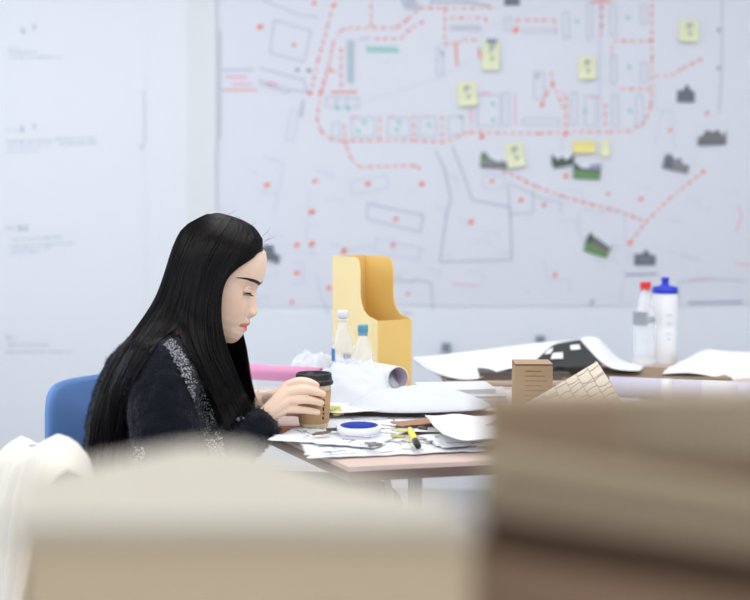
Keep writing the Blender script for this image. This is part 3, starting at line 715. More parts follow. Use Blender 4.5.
sheet_px('curled_plan', [(at(416, 363, 2.93), at(420, 360, 3.0)), (at(436, 374, 2.93), at(452, 362, 3.1)), (at(456, 381, 2.93), at(480, 368, 3.15)), (at(490, 378, 2.93), at(510, 368, 3.2)), (at(530, 379, 2.95), at(560, 368, 3.2))],
         'greenish-edged sheet curled just under the long white sheet', mcream)
def stair(b, fn): pass
dk = [(at(530, 366, 2.93), at(549, 348, 3.08)), (at(548, 367, 2.93), at(556, 344, 3.10)), (at(570, 367, 2.93), at(566, 342, 3.12)), (at(590, 367, 2.93), at(579, 340, 3.14)), (at(603, 365, 2.93), at(581, 341, 3.14))]
def dextra(b, fn):
    for (u0, v0, u1, v1) in [(.25, .30, .42, .55), (.10, .55, .22, .8), (.55, .62, .70, .80), (.05, .05, .18, .2)]:
        b.add([fn(u0, v0)+Vector((0, -.003, .003)), fn(u1, v0)+Vector((0, -.003, .003)), fn(u1, v1)+Vector((0, -.003, .003)), fn(u0, v1)+Vector((0, -.003, .003))], [(0, 1, 2, 3)], mwhite)
sheet_px('figure_plan', dk, 'black printed plan with white blocks rising in the middle of the side table', mblk, extra=dextra, solid=.001)
sheet_px('curled_plan', [(at(578, 341, 3.14), at(584, 337, 3.2)), (at(588, 350, 3.06), at(598, 338, 3.2)), (at(602, 362, 2.98), at(608, 348, 3.2)), (at(615, 369, 2.94), at(622, 360, 3.2)), (at(640, 371, 2.93), at(645, 366, 3.22))],
         'white sheet sweeping down from the black plan towards the bottles', mwhite)
mboard = mat('brown_board', (150, 128, 104), .8, .15, 20)
b = MB(); b.box(.50, .95, 2.90, 3.12, .7405, .748, mboard, Matrix.Rotation(0, 4, 'Z')); tag(b.build('card_board', bevel=.001), 'brown board flat on the side table under the curled sheets', 'board')
b = MB(); b.box(.28, .52, 2.905, 3.2, .7405, .762, mat('dark_folder', (84, 80, 78), .7, .1)); tag(b.build('dark_folder', bevel=.002), 'dark folder under the left end of the curled sheets', 'folder')
sheet_px('curled_plan', [(at(662, 374, 2.94), at(668, 368, 3.1)), (at(690, 373, 2.92), at(688, 358, 3.2)), (at(715, 377, 2.92), at(706, 349, 3.25)), (at(740, 381, 2.92), at(730, 351, 3.25)), (at(790, 384, 2.92), at(790, 352, 3.25))],
         'white sheet humped at the far right of the side table', mwhite, wave=.004)
# two bottles by the wall
p = at(645, 366, 3.2); bottle(p.x-.003, 3.20, .7405, .246, .0335, (228, 52, 62), 'clear bottle with a red cap', 'grey', (.120, .160), neck=.42)
p = at(664, 366, 3.24); x, y = p.x, 3.245
t = empty('sports_bottle', (x, y, .7405), 'white sports bottle with a blue lid', 'bottle')
M = Matrix.Translation((x, y, .7405)); mwb = mat('bottle_white', (240, 242, 246), .4, .02); mbl = mat('lid_blue', (38, 62, 200), .4, .05)
b = MB(); b.lathe([(0, .001), (.035, 0), (.037, .004), (.037, .095), (.0355, .10), (.0355, .125), (.037, .13), (.037, .200), (.034, .212), (.033, .213)], mwb, M, 32, caps=(False, True)); b.build('bottle_body', t)
b = MB(); b.lathe([(.0365, .210), (.0375, .212), (.0375, .222), (.034, .229), (.014, .233), (.011, .236), (.010, .248), (.0125, .250), (.0125, .256), (0, .258)], mbl, M, 32, caps=(True, False)); b.build('lid', t)
b = MB()
for k, (zz, w_) in enumerate([(.145, .02), (.120, .016), (.09, .02), (.075, .014)]):
    def fn(u, v): 
        a = -PI/2+.1+(u-.5)*w_*24; return Vector((x+.0375*math.cos(a), y+.0375*math.sin(a), .7405+zz+.004*v))
    b.grid(fn, 8, 1, ink['pale'])
b.build('lettering', t)
# ================================================================ THE WOMAN
PD = 2.3
TH = math.radians(21)
hc = at(215, 283, PD)
FX = Vector((math.cos(TH), 0, -math.sin(TH))); UZ = Vector((math.sin(TH), 0, math.cos(TH))); LY = Vector((0, 1, 0))
def HW(p): return hc+FX*p[0]+LY*p[1]+UZ*p[2]
def px2l(px, py):
    d = at(px, py, PD)-hc; return (d.dot(FX), d.dot(UZ))
prof_px = [(233, 343.3), (236.5, 341.8), (239.5, 339), (242.5, 335.5), (244, 333), (247, 330.3), (247.3, 328.6), (245.8, 326.6), (250, 324.6), (250.6, 322), (250, 318.5), (253.5, 316.8), (256.4, 315), (257.6, 312.5), (257.2, 309), (256.7, 303), (256.3, 297), (256.8, 291), (258.6, 286.5), (262, 281), (264.6, 275), (266.2, 268), (266.8, 261), (266, 253)]
prof = sorted([(z, x) for x, z in [px2l(*p) for p in prof_px]])
prof = [(-.112, .060)]+prof+[(.104, .068), (.113, .050), (.119, .025), (.1225, .0)]
base = [(-.112, .058), (-.104, .074), (-.092, .083), (-.08, .0845), (-.06, .087), (-.04, .0875), (-.02, .086), (.0, .0845), (.02, .0835), (.03, .086)]
def P_(z): 
    for (a, va), (b_, vb) in zip(prof[:-1], prof[1:]):
        if z <= b_: return va+(vb-va)*max(0, (z-a)/(b_-a))
    return prof[-1][1]
def B_(z): return min(P_(z), lerp_tab(base, z)) if z < .03 else P_(z)
Wt = [(-.112, .016), (-.104, .026), (-.09, .038), (-.075, .047), (-.055, .055), (-.03, .0615), (0, .067), (.03, .071), (.06, .072), (.085, .066), (.102, .053), (.114, .034), (.12, .018), (.1225, .0)]
Bt = [(-.112, .030), (-.1, .012), (-.085, -.01), (-.065, -.03), (-.045, -.05), (-.02, -.078), (.0, -.09), (.03, -.1), (.06, -.1), (.085, -.088), (.102, -.068), (.114, -.042), (.12, -.02), (.1225, .0)]
def g(d, s): return math.exp(-(d/s)**2)
def Hl(phi, z, off=0):
    xf, xb, w_ = B_(z), lerp_tab(Bt, z), lerp_tab(Wt, z)
    xm = xb+(xf-xb)*.42
    c_, s_ = math.cos(phi), math.sin(phi)
    n = 2.35 if c_ > 0 else 2.0
    r = (abs(c_)**n+abs(s_)**n)**(-1/n)
    x = xm+((xf-xm) if c_ > 0 else (xm-xb))*c_*r; y = w_*s_*r
    if c_ > 0:
        d = P_(z)-B_(z)
        if z > -.043:      # nose: narrow ridge, wide wings near the tip
            t = min(1, max(0, (.02-z)/.05)); sg = .0075+.0075*t*t
            x += d*g(y, sg)
            x += .0065*g(abs(y)-.0125, .0045)*g(z+.031, .0075)-.004*g(abs(y)-.0195, .0035)*g(z+.032, .010)
        elif z > -.078: x += d*g(y, .016)
        else: x += d*g(y, .02)
        x -= .006*g(abs(y)-.031, .015)*g(z-.012, .014)
        x += .004*g(abs(y)-.036, .018)*g(z+.022, .02)
        x += .003*g(abs(y)-.03, .018)*g(z-.034, .008)
        x -= .002*g(abs(y)-.027, .006)*g(z+.062, .008)
    return Vector((x, y, z))
skin_tmp = mat('skin', (250, 218, 194), .48, .04, 12, .04, 500, spec=.4, sub=.15)
NZ, NP = 120, 120
b = MB(); vs = []; fs = []
for j in range(NZ+1):
    z = -.112+(.2345)*j/NZ
    for i in range(NP): vs.append(HW(Hl(2*PI*i/NP, min(z, .1224))))
for j in range(NZ):
    for i in range(NP):
        k = (i+1) % NP; fs.append((j*NP+i, j*NP+k, (j+1)*NP+k, (j+1)*NP+i))
fs.append(tuple(range(NP-1, -1, -1))); fs.append(tuple(NZ*NP+i for i in range(NP)))
b.add(vs, fs, skin_tmp, True)
# ear (near and far)
for s in (-1, 1):
    b.tube([HW((-.012, s*.066, -.03)), HW((-.016, s*.074, -.01)), HW((-.022, s*.079, .012)), HW((-.012, s*.077, .024)), HW((-.002, s*.071, .018)), HW((-.002, s*.070, .0))], [.006, .006, .006, .006, .006, .005], skin_tmp, n=8, sub=4)
# neck and torso
b.tube([HW((.0, 0, -.055)), HW((-.03, 0, -.085)), Vector((-.415, 2.3, .925)), Vector((-.44, 2.3, .87))], [.05, .048, .052, .06], skin_tmp, n=20, sub=5)
VY = Vector((0, 1, 0))
b.tube([(-.455, 2.31, .50), (-.485, 2.31, .60), (-.475, 2.3, .74), (-.45, 2.3, .84), (-.43, 2.3, .895)], [.165, .13, .15, .155, .09], skin_tmp, n=28, sub=6, flat=.62, up=VY)
SH = Vector((-.425, 2.14, .870)); EL = Vector((-.370, 2.055, .640)); WR = at(264, 418, 2.165)
SH2 = Vector((-.415, 2.46, .870)); EL2 = Vector((-.345, 2.545, .65)); WR2 = at(258, 402, 2.305)
b.tube([(-.43, 2.26, .86), SH, SH.lerp(EL, .5), EL], [.055, .048, .042, .036], skin_tmp, n=18, sub=5)
b.tube([EL, EL.lerp(WR, .35), WR.lerp(EL, .12), WR], [.038, .036, .025, .0235], skin_tmp, n=18, sub=5)
b.tube([(-.43, 2.34, .86), SH2, SH2.lerp(EL2, .5), EL2], [.055, .048, .042, .036], skin_tmp, n=18, sub=5)
b.tube([EL2, EL2.lerp(WR2, .35), WR2.lerp(EL2, .12), WR2], [.038, .036, .025, .0235], skin_tmp, n=18, sub=5)
for s in (-1, 1):
    b.tube([(-.46, 2.31+s*.085, .505), (-.25, 2.31+s*.10, .525), (-.03, 2.30+s*.11, .525), (.0, 2.30+s*.11, .49)], [.085, .075, .058, .055], skin_tmp, n=18, sub=6)
    b.tube([(.0, 2.30+s*.11, .50), (-.015, 2.30+s*.11, .30), (.0, 2.30+s*.11, .10), (.005, 2.30+s*.11, .07)], [.055, .05, .035, .036], skin_tmp, n=16, sub=5)
# near (right) hand: px, py, depth
def hand(b, W, mc, fingers, thumb, rp=.0125):
    for (m, kk) in mc:
        b.tube([W, W.lerp(m, .5)+kk, m], [.020, rp*1.08, rp*.82], skin_tmp, n=12, sub=5)
    for f_, rr in fingers: b.tube(f_, rr, skin_tmp, n=12, sub=5)
    b.tube(thumb[0], thumb[1], skin_tmp, n=12, sub=5)
MC = [at(287.5, 385.5, 2.175), at(288.5, 393, 2.162), at(288, 401, 2.158), at(285.5, 409, 2.162)]
k0 = Vector((0, -.002, 0))
near_f = [
 ([MC[0], at(300, 381.3, 2.167), at(311, 383, 2.166), at(317.5, 386.5, 2.173)], [.0105, .0092, .0082, .0068]),
 ([MC[1], at(303, 389.5, 2.157), at(315, 391.5, 2.165), at(324, 394.5, 2.177)], [.0105, .0092, .0080, .0068]),
 ([MC[2], at(303, 399.5, 2.156), at(314, 401, 2.166), at(322.5, 403.5, 2.177)], [.0102, .0090, .0078, .0066]),
 ([MC[3], at(300, 409.5, 2.160), at(311, 411, 2.170), at(319, 412.5, 2.179)], [.0092, .0080, .0070, .0060])]
hand(b, WR, [(m, k0) for m in MC], near_f, ([WR.lerp(MC[0], .25)+Vector((0, .01, -.004)), at(285, 397, 2.195), at(296, 391, 2.213), at(297, 384, 2.232)], [.016, .0125, .0095, .0078]))
# far (left) hand closing round the other side
MF = [at(290, 391, 2.285), at(292, 398, 2.288), at(292, 405.5, 2.286), at(290, 412, 2.282)]
far_f = [([m, at(305, 390+i*7.5, 2.282), at(316, 391+i*7.5, 2.272), at(323, 392+i*7.5, 2.260)], [.0100, .0088, .0076, .0064]) for i, m in enumerate(MF)]
far_f[3] = ([MF[3], at(300, 413.5, 2.266), at(302, 416.5, 2.240), at(301, 418, 2.213)], [.0092, .008, .0072, .0062])
hand(b, WR2, [(m, Vector((0, .002, 0))) for m in MF], far_f, ([WR2.lerp(MF[0], .25), at(280, 396, 2.260), at(289, 389, 2.236), at(296, 388, 2.222)], [.015, .012, .009, .0075]))
body = b.build('person', loc=(-.455, 2.31, 0))
def remesh(o, vox, smooth=3, fac=.5):
    md = o.modifiers.new('r', 'REMESH'); md.mode = 'VOXEL'; md.voxel_size = vox; md.use_smooth_shade = True
    ms = o.modifiers.new('s', 'SMOOTH'); ms.factor = fac; ms.iterations = smooth
    dg = bpy.context.evaluated_depsgraph_get(); dg.update()
    me = bpy.data.meshes.new_from_object(o.evaluated_get(dg), depsgraph=dg)
    mats = list(o.data.materials); o.modifiers.clear(); o.data = me; me.materials.clear()
    for m in mats: me.materials.append(m)
    for p in me.polygons: p.use_smooth = True
    return o
remesh(body, .0019, 3)
tag(body, 'woman in a fuzzy black coat with long dark hair, seated in profile holding a cup', 'person')
# lips, brows tint and blush as an attribute of the skin
me = body.data; at_ = me.color_attributes.new('tint', 'FLOAT_COLOR', 'POINT')
cols = []; bl = body.location
for v in me.vertices:
    d = v.co+bl-hc; x, y, z = d.dot(FX), d.y, d.dot(UZ)
    lip = bl_ = 0
    if x > .06 and abs(y) < .03 and -.085 < z < -.04:
        lip = max(0, 1-abs(z+.0625-.0015*abs(y)/.01)/(.0115*(1-(y/.026)**2)+1e-4)) if abs(y) < .026 else 0
        lip = min(1, lip*2.2)
        lip = max(lip*.75, min(1, g(z+.0625, .0022)*(abs(y) < .025)))
    if x > 0 and abs(z) < .12: bl_ = .8*g(abs(y)-.05, .02)*g(z+.025, .02)
    cols += [lip, bl_, 0, 1]
at_.data.foreach_set('color', cols)
nt = skin_tmp.node_tree; pb_ = nt.nodes['Principled BSDF']; src = pb_.inputs['Base Color'].links[0].from_socket
an = nt.nodes.new('ShaderNodeAttribute'); an.attribute_name = 'tint'
sx = nt.nodes.new('ShaderNodeSeparateColor'); nt.links.new(an.outputs['Color'], sx.inputs[0])
m1 = nt.nodes.new('ShaderNodeMix'); m1.data_type = 'RGBA'; m1.inputs[7].default_value = lin((214, 96, 92)); nt.links.new(sx.outputs[0], m1.inputs[0]); 
m2 = nt.nodes.new('ShaderNodeMix'); m2.data_type = 'RGBA'; m2.inputs[7].default_value = lin((240, 190, 164))
ml_ = nt.nodes.new('ShaderNodeMath'); ml_.operation = 'MULTIPLY'; ml_.inputs[1].default_value = .45; nt.links.new(sx.outputs[1], ml_.inputs[0]); nt.links.new(ml_.outputs[0], m2.inputs[0])
nt.links.new(src, m2.inputs[6]); nt.links.new(m2.outputs[2], m1.inputs[6]); nt.links.new(m1.outputs[2], pb_.inputs['Base Color'])

def bvh_of(o):
    M = parent_matrix(o)
    return BVHTree.FromPolygons([M @ v.co for v in o.data.vertices], [tuple(p.vertices) for p in o.data.polygons])
bodyB = bvh_of(body)
cam0 = Vector((0, 0, CZ))
# eyes
meye = mat('eye_white', (226, 220, 216), .2); miris = mat('iris_dark', (38, 26, 22), .15)
mlash = mat('lash_dark', (30, 22, 22), .6)
for s in (-1, 1):
    ec = Vector((.0660, s*.0300, .0135)); R = .0115
    def E(az, el, r=R, s=s, ec=ec):
        return HW((ec.x+r*math.cos(el)*math.cos(az), ec.y+s*r*math.cos(el)*math.sin(az), ec.z+r*math.sin(el)))
    b = MB(); b.grid(lambda u, v: E((u*2-1)*1.9, (v*2-1)*1.45), 24, 16, meye); 
    b.grid(lambda u, v: E(.35*0+.0+.42*v*math.cos(2*PI*u), -.42+.42*v*math.sin(2*PI*u), R+.0003), 20, 4, miris)
    eo = b.build('eyeball', body)
    def lidline(az): return -.26-.13*az*az
    b = MB(); b.grid(lambda u, v: E((u*2-1)*1.75, lidline((u*2-1)*1.75)*(1-v)+1.35*v, R+.0009), 28, 14, skin_tmp)
    b.grid(lambda u, v: E((u*2-1)*1.7, (-.60+.20*((u*2-1)*1.7)**2*(abs((u*2-1)*1.7) < 1.2)+.288*(abs((u*2-1)*1.7) >= 1.2))*v+-1.3*(1-v), R+.0006), 24, 10, skin_tmp)
    b.build('eyelid', body)
    b = MB()
    b.tube([E(a, lidline(a)-.02, R+.0018) for a in [-.9+i*.23 for i in range(10)]], [.0004, .0007, .0009, .001, .001, .001, .001, .0010, .0009, .0004], mlash, n=6, sub=2)
    for i in range(30):
        a = -.75+i*.075; p0 = E(a, lidline(a)-.03, R+.0015); p1 = E(a*1.03, lidline(a)-.10, R+.0065); p2 = E(a*1.06, lidline(a)-.04, R+.0120)
        b.tube([p0, p1, p2], [.00038, .0003, .00012], mlash, n=4, sub=3)
    # crease
    b.tube([E(a, .42-.12*a*a, R+.0017) for a in [-.8+i*.2 for i in range(10)]], .0003, mat('lid_crease', (150, 112, 98), .6), n=4, sub=2)
    b.build('eyelashes', body)
    # brow: short hairs laid on the skin, from the nose side outwards
    b = MB(); rnd = random.Random(3)
    for i in range(760):
        t = rnd.random(); w_ = (.0034 if t < .55 else .0034*(1-t)/.45)+.0004; zz = .0362-.004*(1-t)**2+.002*math.sin(t*3)-.005*max(0, t-.75)*4*.5+rnd.uniform(-w_, w_)*.8
        ph = (.20+.72*t)*(-1 if s < 0 else 1)
        def S(ph, z):
            p = Hl(ph, z); return p
        p0 = S(ph, zz); p1 = S(ph+s*.07, zz+.0015*(1-t)-.0012*t)
        nrm = Vector((math.cos(ph), math.sin(ph), 0))*.0012
        b.tube([HW(p0+nrm*.2), HW((p0+p1)/2+nrm*1.0), HW(p1+nrm*.7)], [.00045, .0005, .00015], mat('brow_brown', (62, 46, 42), .7), n=4, sub=1)
    b.build('eyebrow', body)

# nails on the near hand
# ---------------------------------------------------------------- coat
mcoat = mat('coat_black', (20, 24, 36), .9, .5, 60, .5, 220, spec=.2, sheen=.12, rgb2=(9, 11, 19))
b = MB()
b.tube([(-.47, 2.31, .475), (-.495, 2.31, .60), (-.485, 2.3, .74), (-.455, 2.3, .84), (-.435, 2.3, .90), (-.42, 2.3, .925)], [.20, .175, .178, .172, .115, .07], mcoat, n=28, sub=6, flat=.66, up=VY)
cuff = at(269, 421, 2.18); cuff = WR.lerp(EL, .02)
b.tube([(-.435, 2.24, .865), SH+Vector((.005, -.004, .0)), SH.lerp(EL, .5)+Vector((0, -.01, 0)), EL, EL.lerp(WR, .25)], [.07, .073, .072, .062, .055], mcoat, n=24, sub=6)
b.tube([EL, EL.lerp(WR, .35), WR.lerp(EL, .25), cuff], [.062, .056, .047, .041], mcoat, n=24, sub=6)
b.tube([(-.435, 2.36, .865), SH2+Vector((.005, .004, .0)), SH2.lerp(EL2, .5), EL2], [.07, .073, .07, .062], mcoat, n=24, sub=6)
b.tube([EL2, EL2.lerp(WR2, .35), WR2.lerp(EL2, .35), WR2.lerp(EL2, .16)], [.062, .056, .047, .041], mcoat, n=24, sub=6)
# open front edges hanging over the lap
b.tube([(-.38, 2.20, .50), (-.345, 2.22, .66), (-.355, 2.23, .82)], [.05, .05, .04], mcoat, n=16, sub=5)
b.tube([(-.38, 2.40, .50), (-.345, 2.38, .66), (-.355, 2.37, .82)], [.05, .05, .04], mcoat, n=16, sub=5)
coat = b.build('coat', body)
remesh(coat, .005, 2)
rnd = random.Random(11)
me = coat.data
nrm = [Vector(v.normal) for v in me.vertices]
for v, n_ in zip(me.vertices, nrm):
    w_ = v.co+bl
    v.co += n_*(.006*noise.noise(w_*14)+.0035*noise.noise(w_*40)+.0022*noise.noise(w_*110))
me.update()
coatB = bvh_of(coat)
# fuzz
fz = MB(); vco = [parent_matrix(coat) @ v.co for v in me.vertices]; pl_ = [p for p in me.polygons if (bl+p.center).z > .60]
mfuzz = mat('coat_fuzz', (26, 30, 44), .9, .5, 80, spec=.2)
for i in range(26000):
    p = rnd.choice(pl_); c0 = parent_matrix(coat) @ p.center; n_ = p.normal
    t = Vector((rnd.gauss(0, 1), rnd.gauss(0, 1), rnd.gauss(0, 1)-.4)); t = (t-n_*t.dot(n_)).normalized()
    L = rnd.uniform(.004, .011); w_ = .0004
    a = c0; q = c0+n_*L*.45+t*L*.5; e = c0+n_*L*.62+t*L*1.2; sd = t.cross(n_)*w_
    fz.add([a-sd, a+sd, q+sd, q-sd, e], [(0, 1, 2, 3), (3, 2, 4)], mfuzz)
fz.build('fuzz', coat)
# tweed trim laid on the coat
mtweed = bpy.data.materials.new('tweed_trim'); mtweed.use_nodes = True
nt = mtweed.node_tree; pb_ = nt.nodes['Principled BSDF']; pb_.inputs['Roughness'].default_value = .9
tc = nt.nodes.new('ShaderNodeTexCoord'); vo = nt.nodes.new('ShaderNodeTexNoise'); vo.inputs['Scale'].default_value = 260; vo.inputs['Detail'].default_value = 3
rp = nt.nodes.new('ShaderNodeValToRGB'); rp.color_ramp.elements[0].position = .54; rp.color_ramp.elements[1].position = .62
rp.color_ramp.elements[0].color = lin((24, 26, 32)); rp.color_ramp.elements[1].color = lin((205, 207, 212))
nt.links.new(tc.outputs['Object'], vo.inputs['Vector']); nt.links.new(vo.outputs['Fac'], rp.inputs[0]); nt.links.new(rp.outputs[0], pb_.inputs['Base Color'])
mtuft = mat('tweed_thread', (214, 216, 222), .8)
def hit_world(px, py, bv=None, fall=2.13):
    d = ray(px, py).normalized(); h = coatB.ray_cast(cam0, d)
    if h[0] is None: return at(px, py, fall), Vector((0, -1, 0))
    return h[0], h[1]
def trim(path, wds, fall):
    P, W_ = spline([Vector((x, y, 0)) for x, y in path], wds, 8)
    b = MB(); n = len(P)-1; pts = []
    for i in range(n+1):
        t = (P[min(i+1, n)]-P[max(i-1, 0)]).normalized(); s_ = Vector((-t.y, t.x, 0))
        row = []
        for k in range(5):
            q = P[i]+s_*W_[i]*(k/4-.5); h, nn = hit_world(q.x, q.y, fall=fall)
            row.append(h+Vector((0, -.005-.003*math.sin(PI*k/4), 0)))
        pts.append(row)
    for _ in range(3):
        pts = [[(pts[max(i-1, 0)][k]+pts[i][k]*2+pts[min(i+1, n)][k])/4 for k in range(5)] for i in range(n+1)]
    b.add([q for r in pts for q in r], [(i*5+k, i*5+k+1, (i+1)*5+k+1, (i+1)*5+k) for i in range(n) for k in range(4)], mtweed, True)
    for _ in range(n*34):
        i = rnd.uniform(0, n-.01); k = rnd.uniform(0, 3.99); a, c_ = int(i), int(k)
        q = pts[a][c_].lerp(pts[a+1][c_], i-a).lerp(pts[a][c_+1].lerp(pts[a+1][c_+1], i-a), k-c_)
        dv = Vector((rnd.uniform(-1, 1), rnd.uniform(-.6, .1), rnd.uniform(-1, 1)))*.0035
        m_ = mtuft if rnd.random() < .5 else mfuzz
        b.tube([q+Vector((0, -.0005, 0)), q+dv*.5+Vector((0, -.0022, 0)), q+dv], [.0006, .0007, .0004], m_, n=4, sub=1)
    return b.build('tweed_trim', coat)
trim([(169, 340), (176, 351), (186, 368), (197, 390), (207, 414), (215, 440), (222, 465)], [10, 11, 13, 14, 14, 15, 15], 2.2)
trim([(229, 381), (231, 390), (236, 405), (240, 420)], [8, 9, 9, 8], 2.22)
trim([(141, 446), (139, 460), (137, 480)], [9, 10, 10], 2.02)
# trousers and shoes
mtr = mat('trouser_dark', (34, 36, 44), .8, .2, 30)
b = MB()
for s in (-1, 1):
    b.tube([(-.46, 2.31+s*.085, .512), (-.25, 2.31+s*.10, .53), (-.03, 2.30+s*.11, .53), (.005, 2.30+s*.11, .49), (-.005, 2.30+s*.11, .30), (.005, 2.30+s*.11, .10)], [.092, .082, .066, .064, .058, .048], mtr, n=18, sub=6)
b.build('trousers', body)
for s in (-1, 1):
    b = MB(); Ys = 2.30+s*.11
    b.tube([(-.045, Ys, .038), (0, Ys, .055), (.06, Ys, .045), (.13, Ys, .032), (.17, Ys, .028)], [.030, .040, .038, .032, .018], mlid, n=16, sub=5)
    b.box(-.06, .18, Ys-.035, Ys+.035, 0, .014, mat('sole_grey', (120, 120, 122), .7)); b.build('shoe', body)

# ---------------------------------------------------------------- hair
mhair = mat('hair_black', (9, 7, 9), .30, .3, 30, spec=.22, rgb2=(17, 11, 11))
G_front = [
 [(254, 227, -.005), (263, 242, -.012), (254, 257, -.04), (238, 268, -.06), (225, 282, -.075), (221, 305, -.085), (223, 330, -.09), (232, 360, -.10), (243, 388, -.10), (254, 406, -.10)],
 [(248, 223, -.005), (249, 240, -.03), (238, 257, -.055), (226, 272, -.075), (217, 295, -.085), (215, 320, -.09), (218, 345, -.10), (228, 370, -.11), (240, 395, -.11), (249, 414, -.11)],
 [(240, 219, -.002), (236, 236, -.035), (224, 254, -.065), (213, 275, -.08), (206, 300, -.09), (204, 325, -.095), (207, 350, -.12), (217, 375, -.13), (230, 400, -.13), (240, 422, -.13)],
 [(231, 216, 0), (220, 232, -.045), (208, 252, -.07), (200, 275, -.085), (194, 302, -.09), (192, 325, -.10), (198, 350, -.13), (211, 378, -.14), (224, 405, -.14), (235, 430, -.14)],
 [(224, 214, 0), (209, 229, -.045), (197, 250, -.07), (189, 275, -.085), (183, 300, -.09), (179, 325, -.11), (186, 348, -.14), (201, 375, -.15), (217, 405, -.15), (230, 436, -.15)]]
G_back = [
 [(224, 214, 0), (209, 229, -.045), (197, 250, -.07), (189, 275, -.085), (185, 302, -.092), (178, 325, -.11), (158, 341, -.12), (133, 370, -.13), (124, 420, -.14), (122, 490, -.14)],
 [(217, 213, 0), (199, 228, -.04), (187, 250, -.06), (178, 275, -.075), (170, 302, -.08), (156, 326, -.09), (138, 350, -.10), (120, 385, -.11), (110, 435, -.12), (108, 490, -.12)],
 [(210, 214, 0), (190, 227, -.03), (178, 247, -.045), (169, 272, -.05), (160, 299, -.05), (144, 327, -.05), (125, 354, -.06), (107, 392, -.07), (98, 440, -.07), (95, 490, -.07)],
 [(206, 214.5, 0), (184, 227, 0), (173, 247, 0), (165, 272, 0), (155.5, 298, 0), (139, 324, 0), (117, 354, 0), (99, 392, 0), (90, 435, 0), (87, 490, 0)],
 [(210, 214, .005), (190, 227, .03), (178, 247, .05), (169, 272, .06), (160, 299, .07), (145, 327, .08), (126, 356, .09), (108, 394, .10), (100, 440, .10), (97, 490, .10)],
 [(224, 214, .01), (208, 229, .045), (197, 250, .07), (188, 275, .085), (178, 302, .09), (165, 330, .11), (148, 358, .12), (130, 390, .13), (120, 440, .13), (118, 490, .13)]]
G_far = [
 [(254, 227, .005), (262, 242, .015), (256, 258, .045), (244, 272, .062), (236, 290, .078), (238, 315, .075), (244, 338, .060), (248, 360, .03), (252, 385, -.01), (257, 400, -.03)],
 [(248, 223, .005), (248, 240, .03), (238, 257, .055), (228, 272, .075), (226, 295, .085), (232, 320, .085), (238, 345, .07), (243, 370, .04), (248, 395, 0), (253, 410, -.02)],
 [(240, 219, .005), (236, 236, .035), (224, 254, .065), (213, 275, .08), (210, 300, .09), (215, 325, .095), (224, 350, .09), (233, 375, .06), (240, 400, .03), (246, 420, .02)],
 [(224, 214, .01), (208, 229, .045), (197, 250, .07), (188, 275, .085), (185, 302, .09), (195, 330, .10), (210, 358, .10), (220, 390, .10), (228, 420, .08), (234, 440, .07)]]
NS = 22
def samp(guide):
    P, _ = spline([Vector(q) for q in guide], 1, 8); n = len(P)-1; out = []
    for i in range(NS+1):
        t = i/NS*n; k = min(int(t), n-1); out.append(P[k].lerp(P[k+1], t-k))
    return out
def sheetfn(G, mid=1):
    S = [samp(q) for q in G]; n = len(S)-1
    def f(u, i):
        t = u*n; k = min(int(t), n-1); t -= k
        p0, p1, p2, p3 = S[max(k-1, 0)][i], S[k][i], S[k+1][i], S[min(k+2, n)][i]
        return .5*((2*p1)+(p2-p0)*t+(2*p0-5*p1+4*p2-p3)*t*t+(3*p1-p0-3*p2+p3)*t**3)
    return f
def drape(pts, lay, near):
    """pts: (px, py, dep) -> world; strands rest on whatever body or coat lies under them"""
    Y = []
    for q in pts:
        y = PD+q[2]
        if near:
            d = ray(q[0], q[1]); dn = d.normalized()
            for bv in (bodyB, coatB):
                h = bv.ray_cast(cam0, dn)
                if h[0] is not None and h[0].y < y+.01: y = min(y, h[0].y-.004)
        Y.append(y)
    for _ in range(3): Y = [Y[0]]+[min((Y[i-1]+Y[i]*2+Y[i+1])/4, Y[i]+.002) for i in range(1, len(Y)-1)]+[Y[-1]]
    return [at(q[0], q[1], y-lay if near else y+lay) for q, y in zip(pts, Y)]
hb = MB()
rnd = random.Random(21)
def do_sheet(G, count, near, amp=1.0, seed=0, cut=(.9, 1)):
    f = sheetfn(G)
    # under-layer
    nu = 48; vs = []
    for k in range(nu+1): vs += drape([f(k/nu, i) for i in range(NS)], 0, near)
    hb.add(vs, [(k*NS+i, k*NS+i+1, (k+1)*NS+i+1, (k+1)*NS+i) for k in range(nu) for i in range(NS-1)], mhair, True)
    for s_ in range(count):
        u = rnd.random(); lay = rnd.uniform(.001, .009)*(1 if near else .8); e = rnd.uniform(*cut); ph = rnd.uniform(0, 9)
        pts = []
        for i in range(NS+1):
            v = i/NS*e; t = v*NS; k = min(int(t), NS-1); uu = min(1, max(0, u+.03*noise.noise(Vector((u*30+seed, v*2.5, 1)))*v*2+.012*noise.noise(Vector((u*90, v*3, ph)))*v))
            q = f(uu, k).lerp(f(uu, min(k+1, NS)), t-k)
            q = q+Vector((noise.noise(Vector((u*50+seed, v*4, 3)))*2.2*v*amp, noise.noise(Vector((u*50, v*4, 7)))*1.0*v, 0))
            pts.append(q)
        layf = min(1, .3+s_*0)
        W = drape(pts, lay, near)
        W[0] = W[0]; R = [.0009*(1-.75*(i/NS)**3) for i in range(NS+1)]; R[0] = .0005
        hb.tube(W, R, mhair, n=3, sub=1, caps=False)
do_sheet(G_far, 700, False, seed=5, cut=(.82, 1))
do_sheet(G_back, 2600, True, seed=9)
do_sheet(G_front, 2400, True, seed=2, cut=(.84, 1))
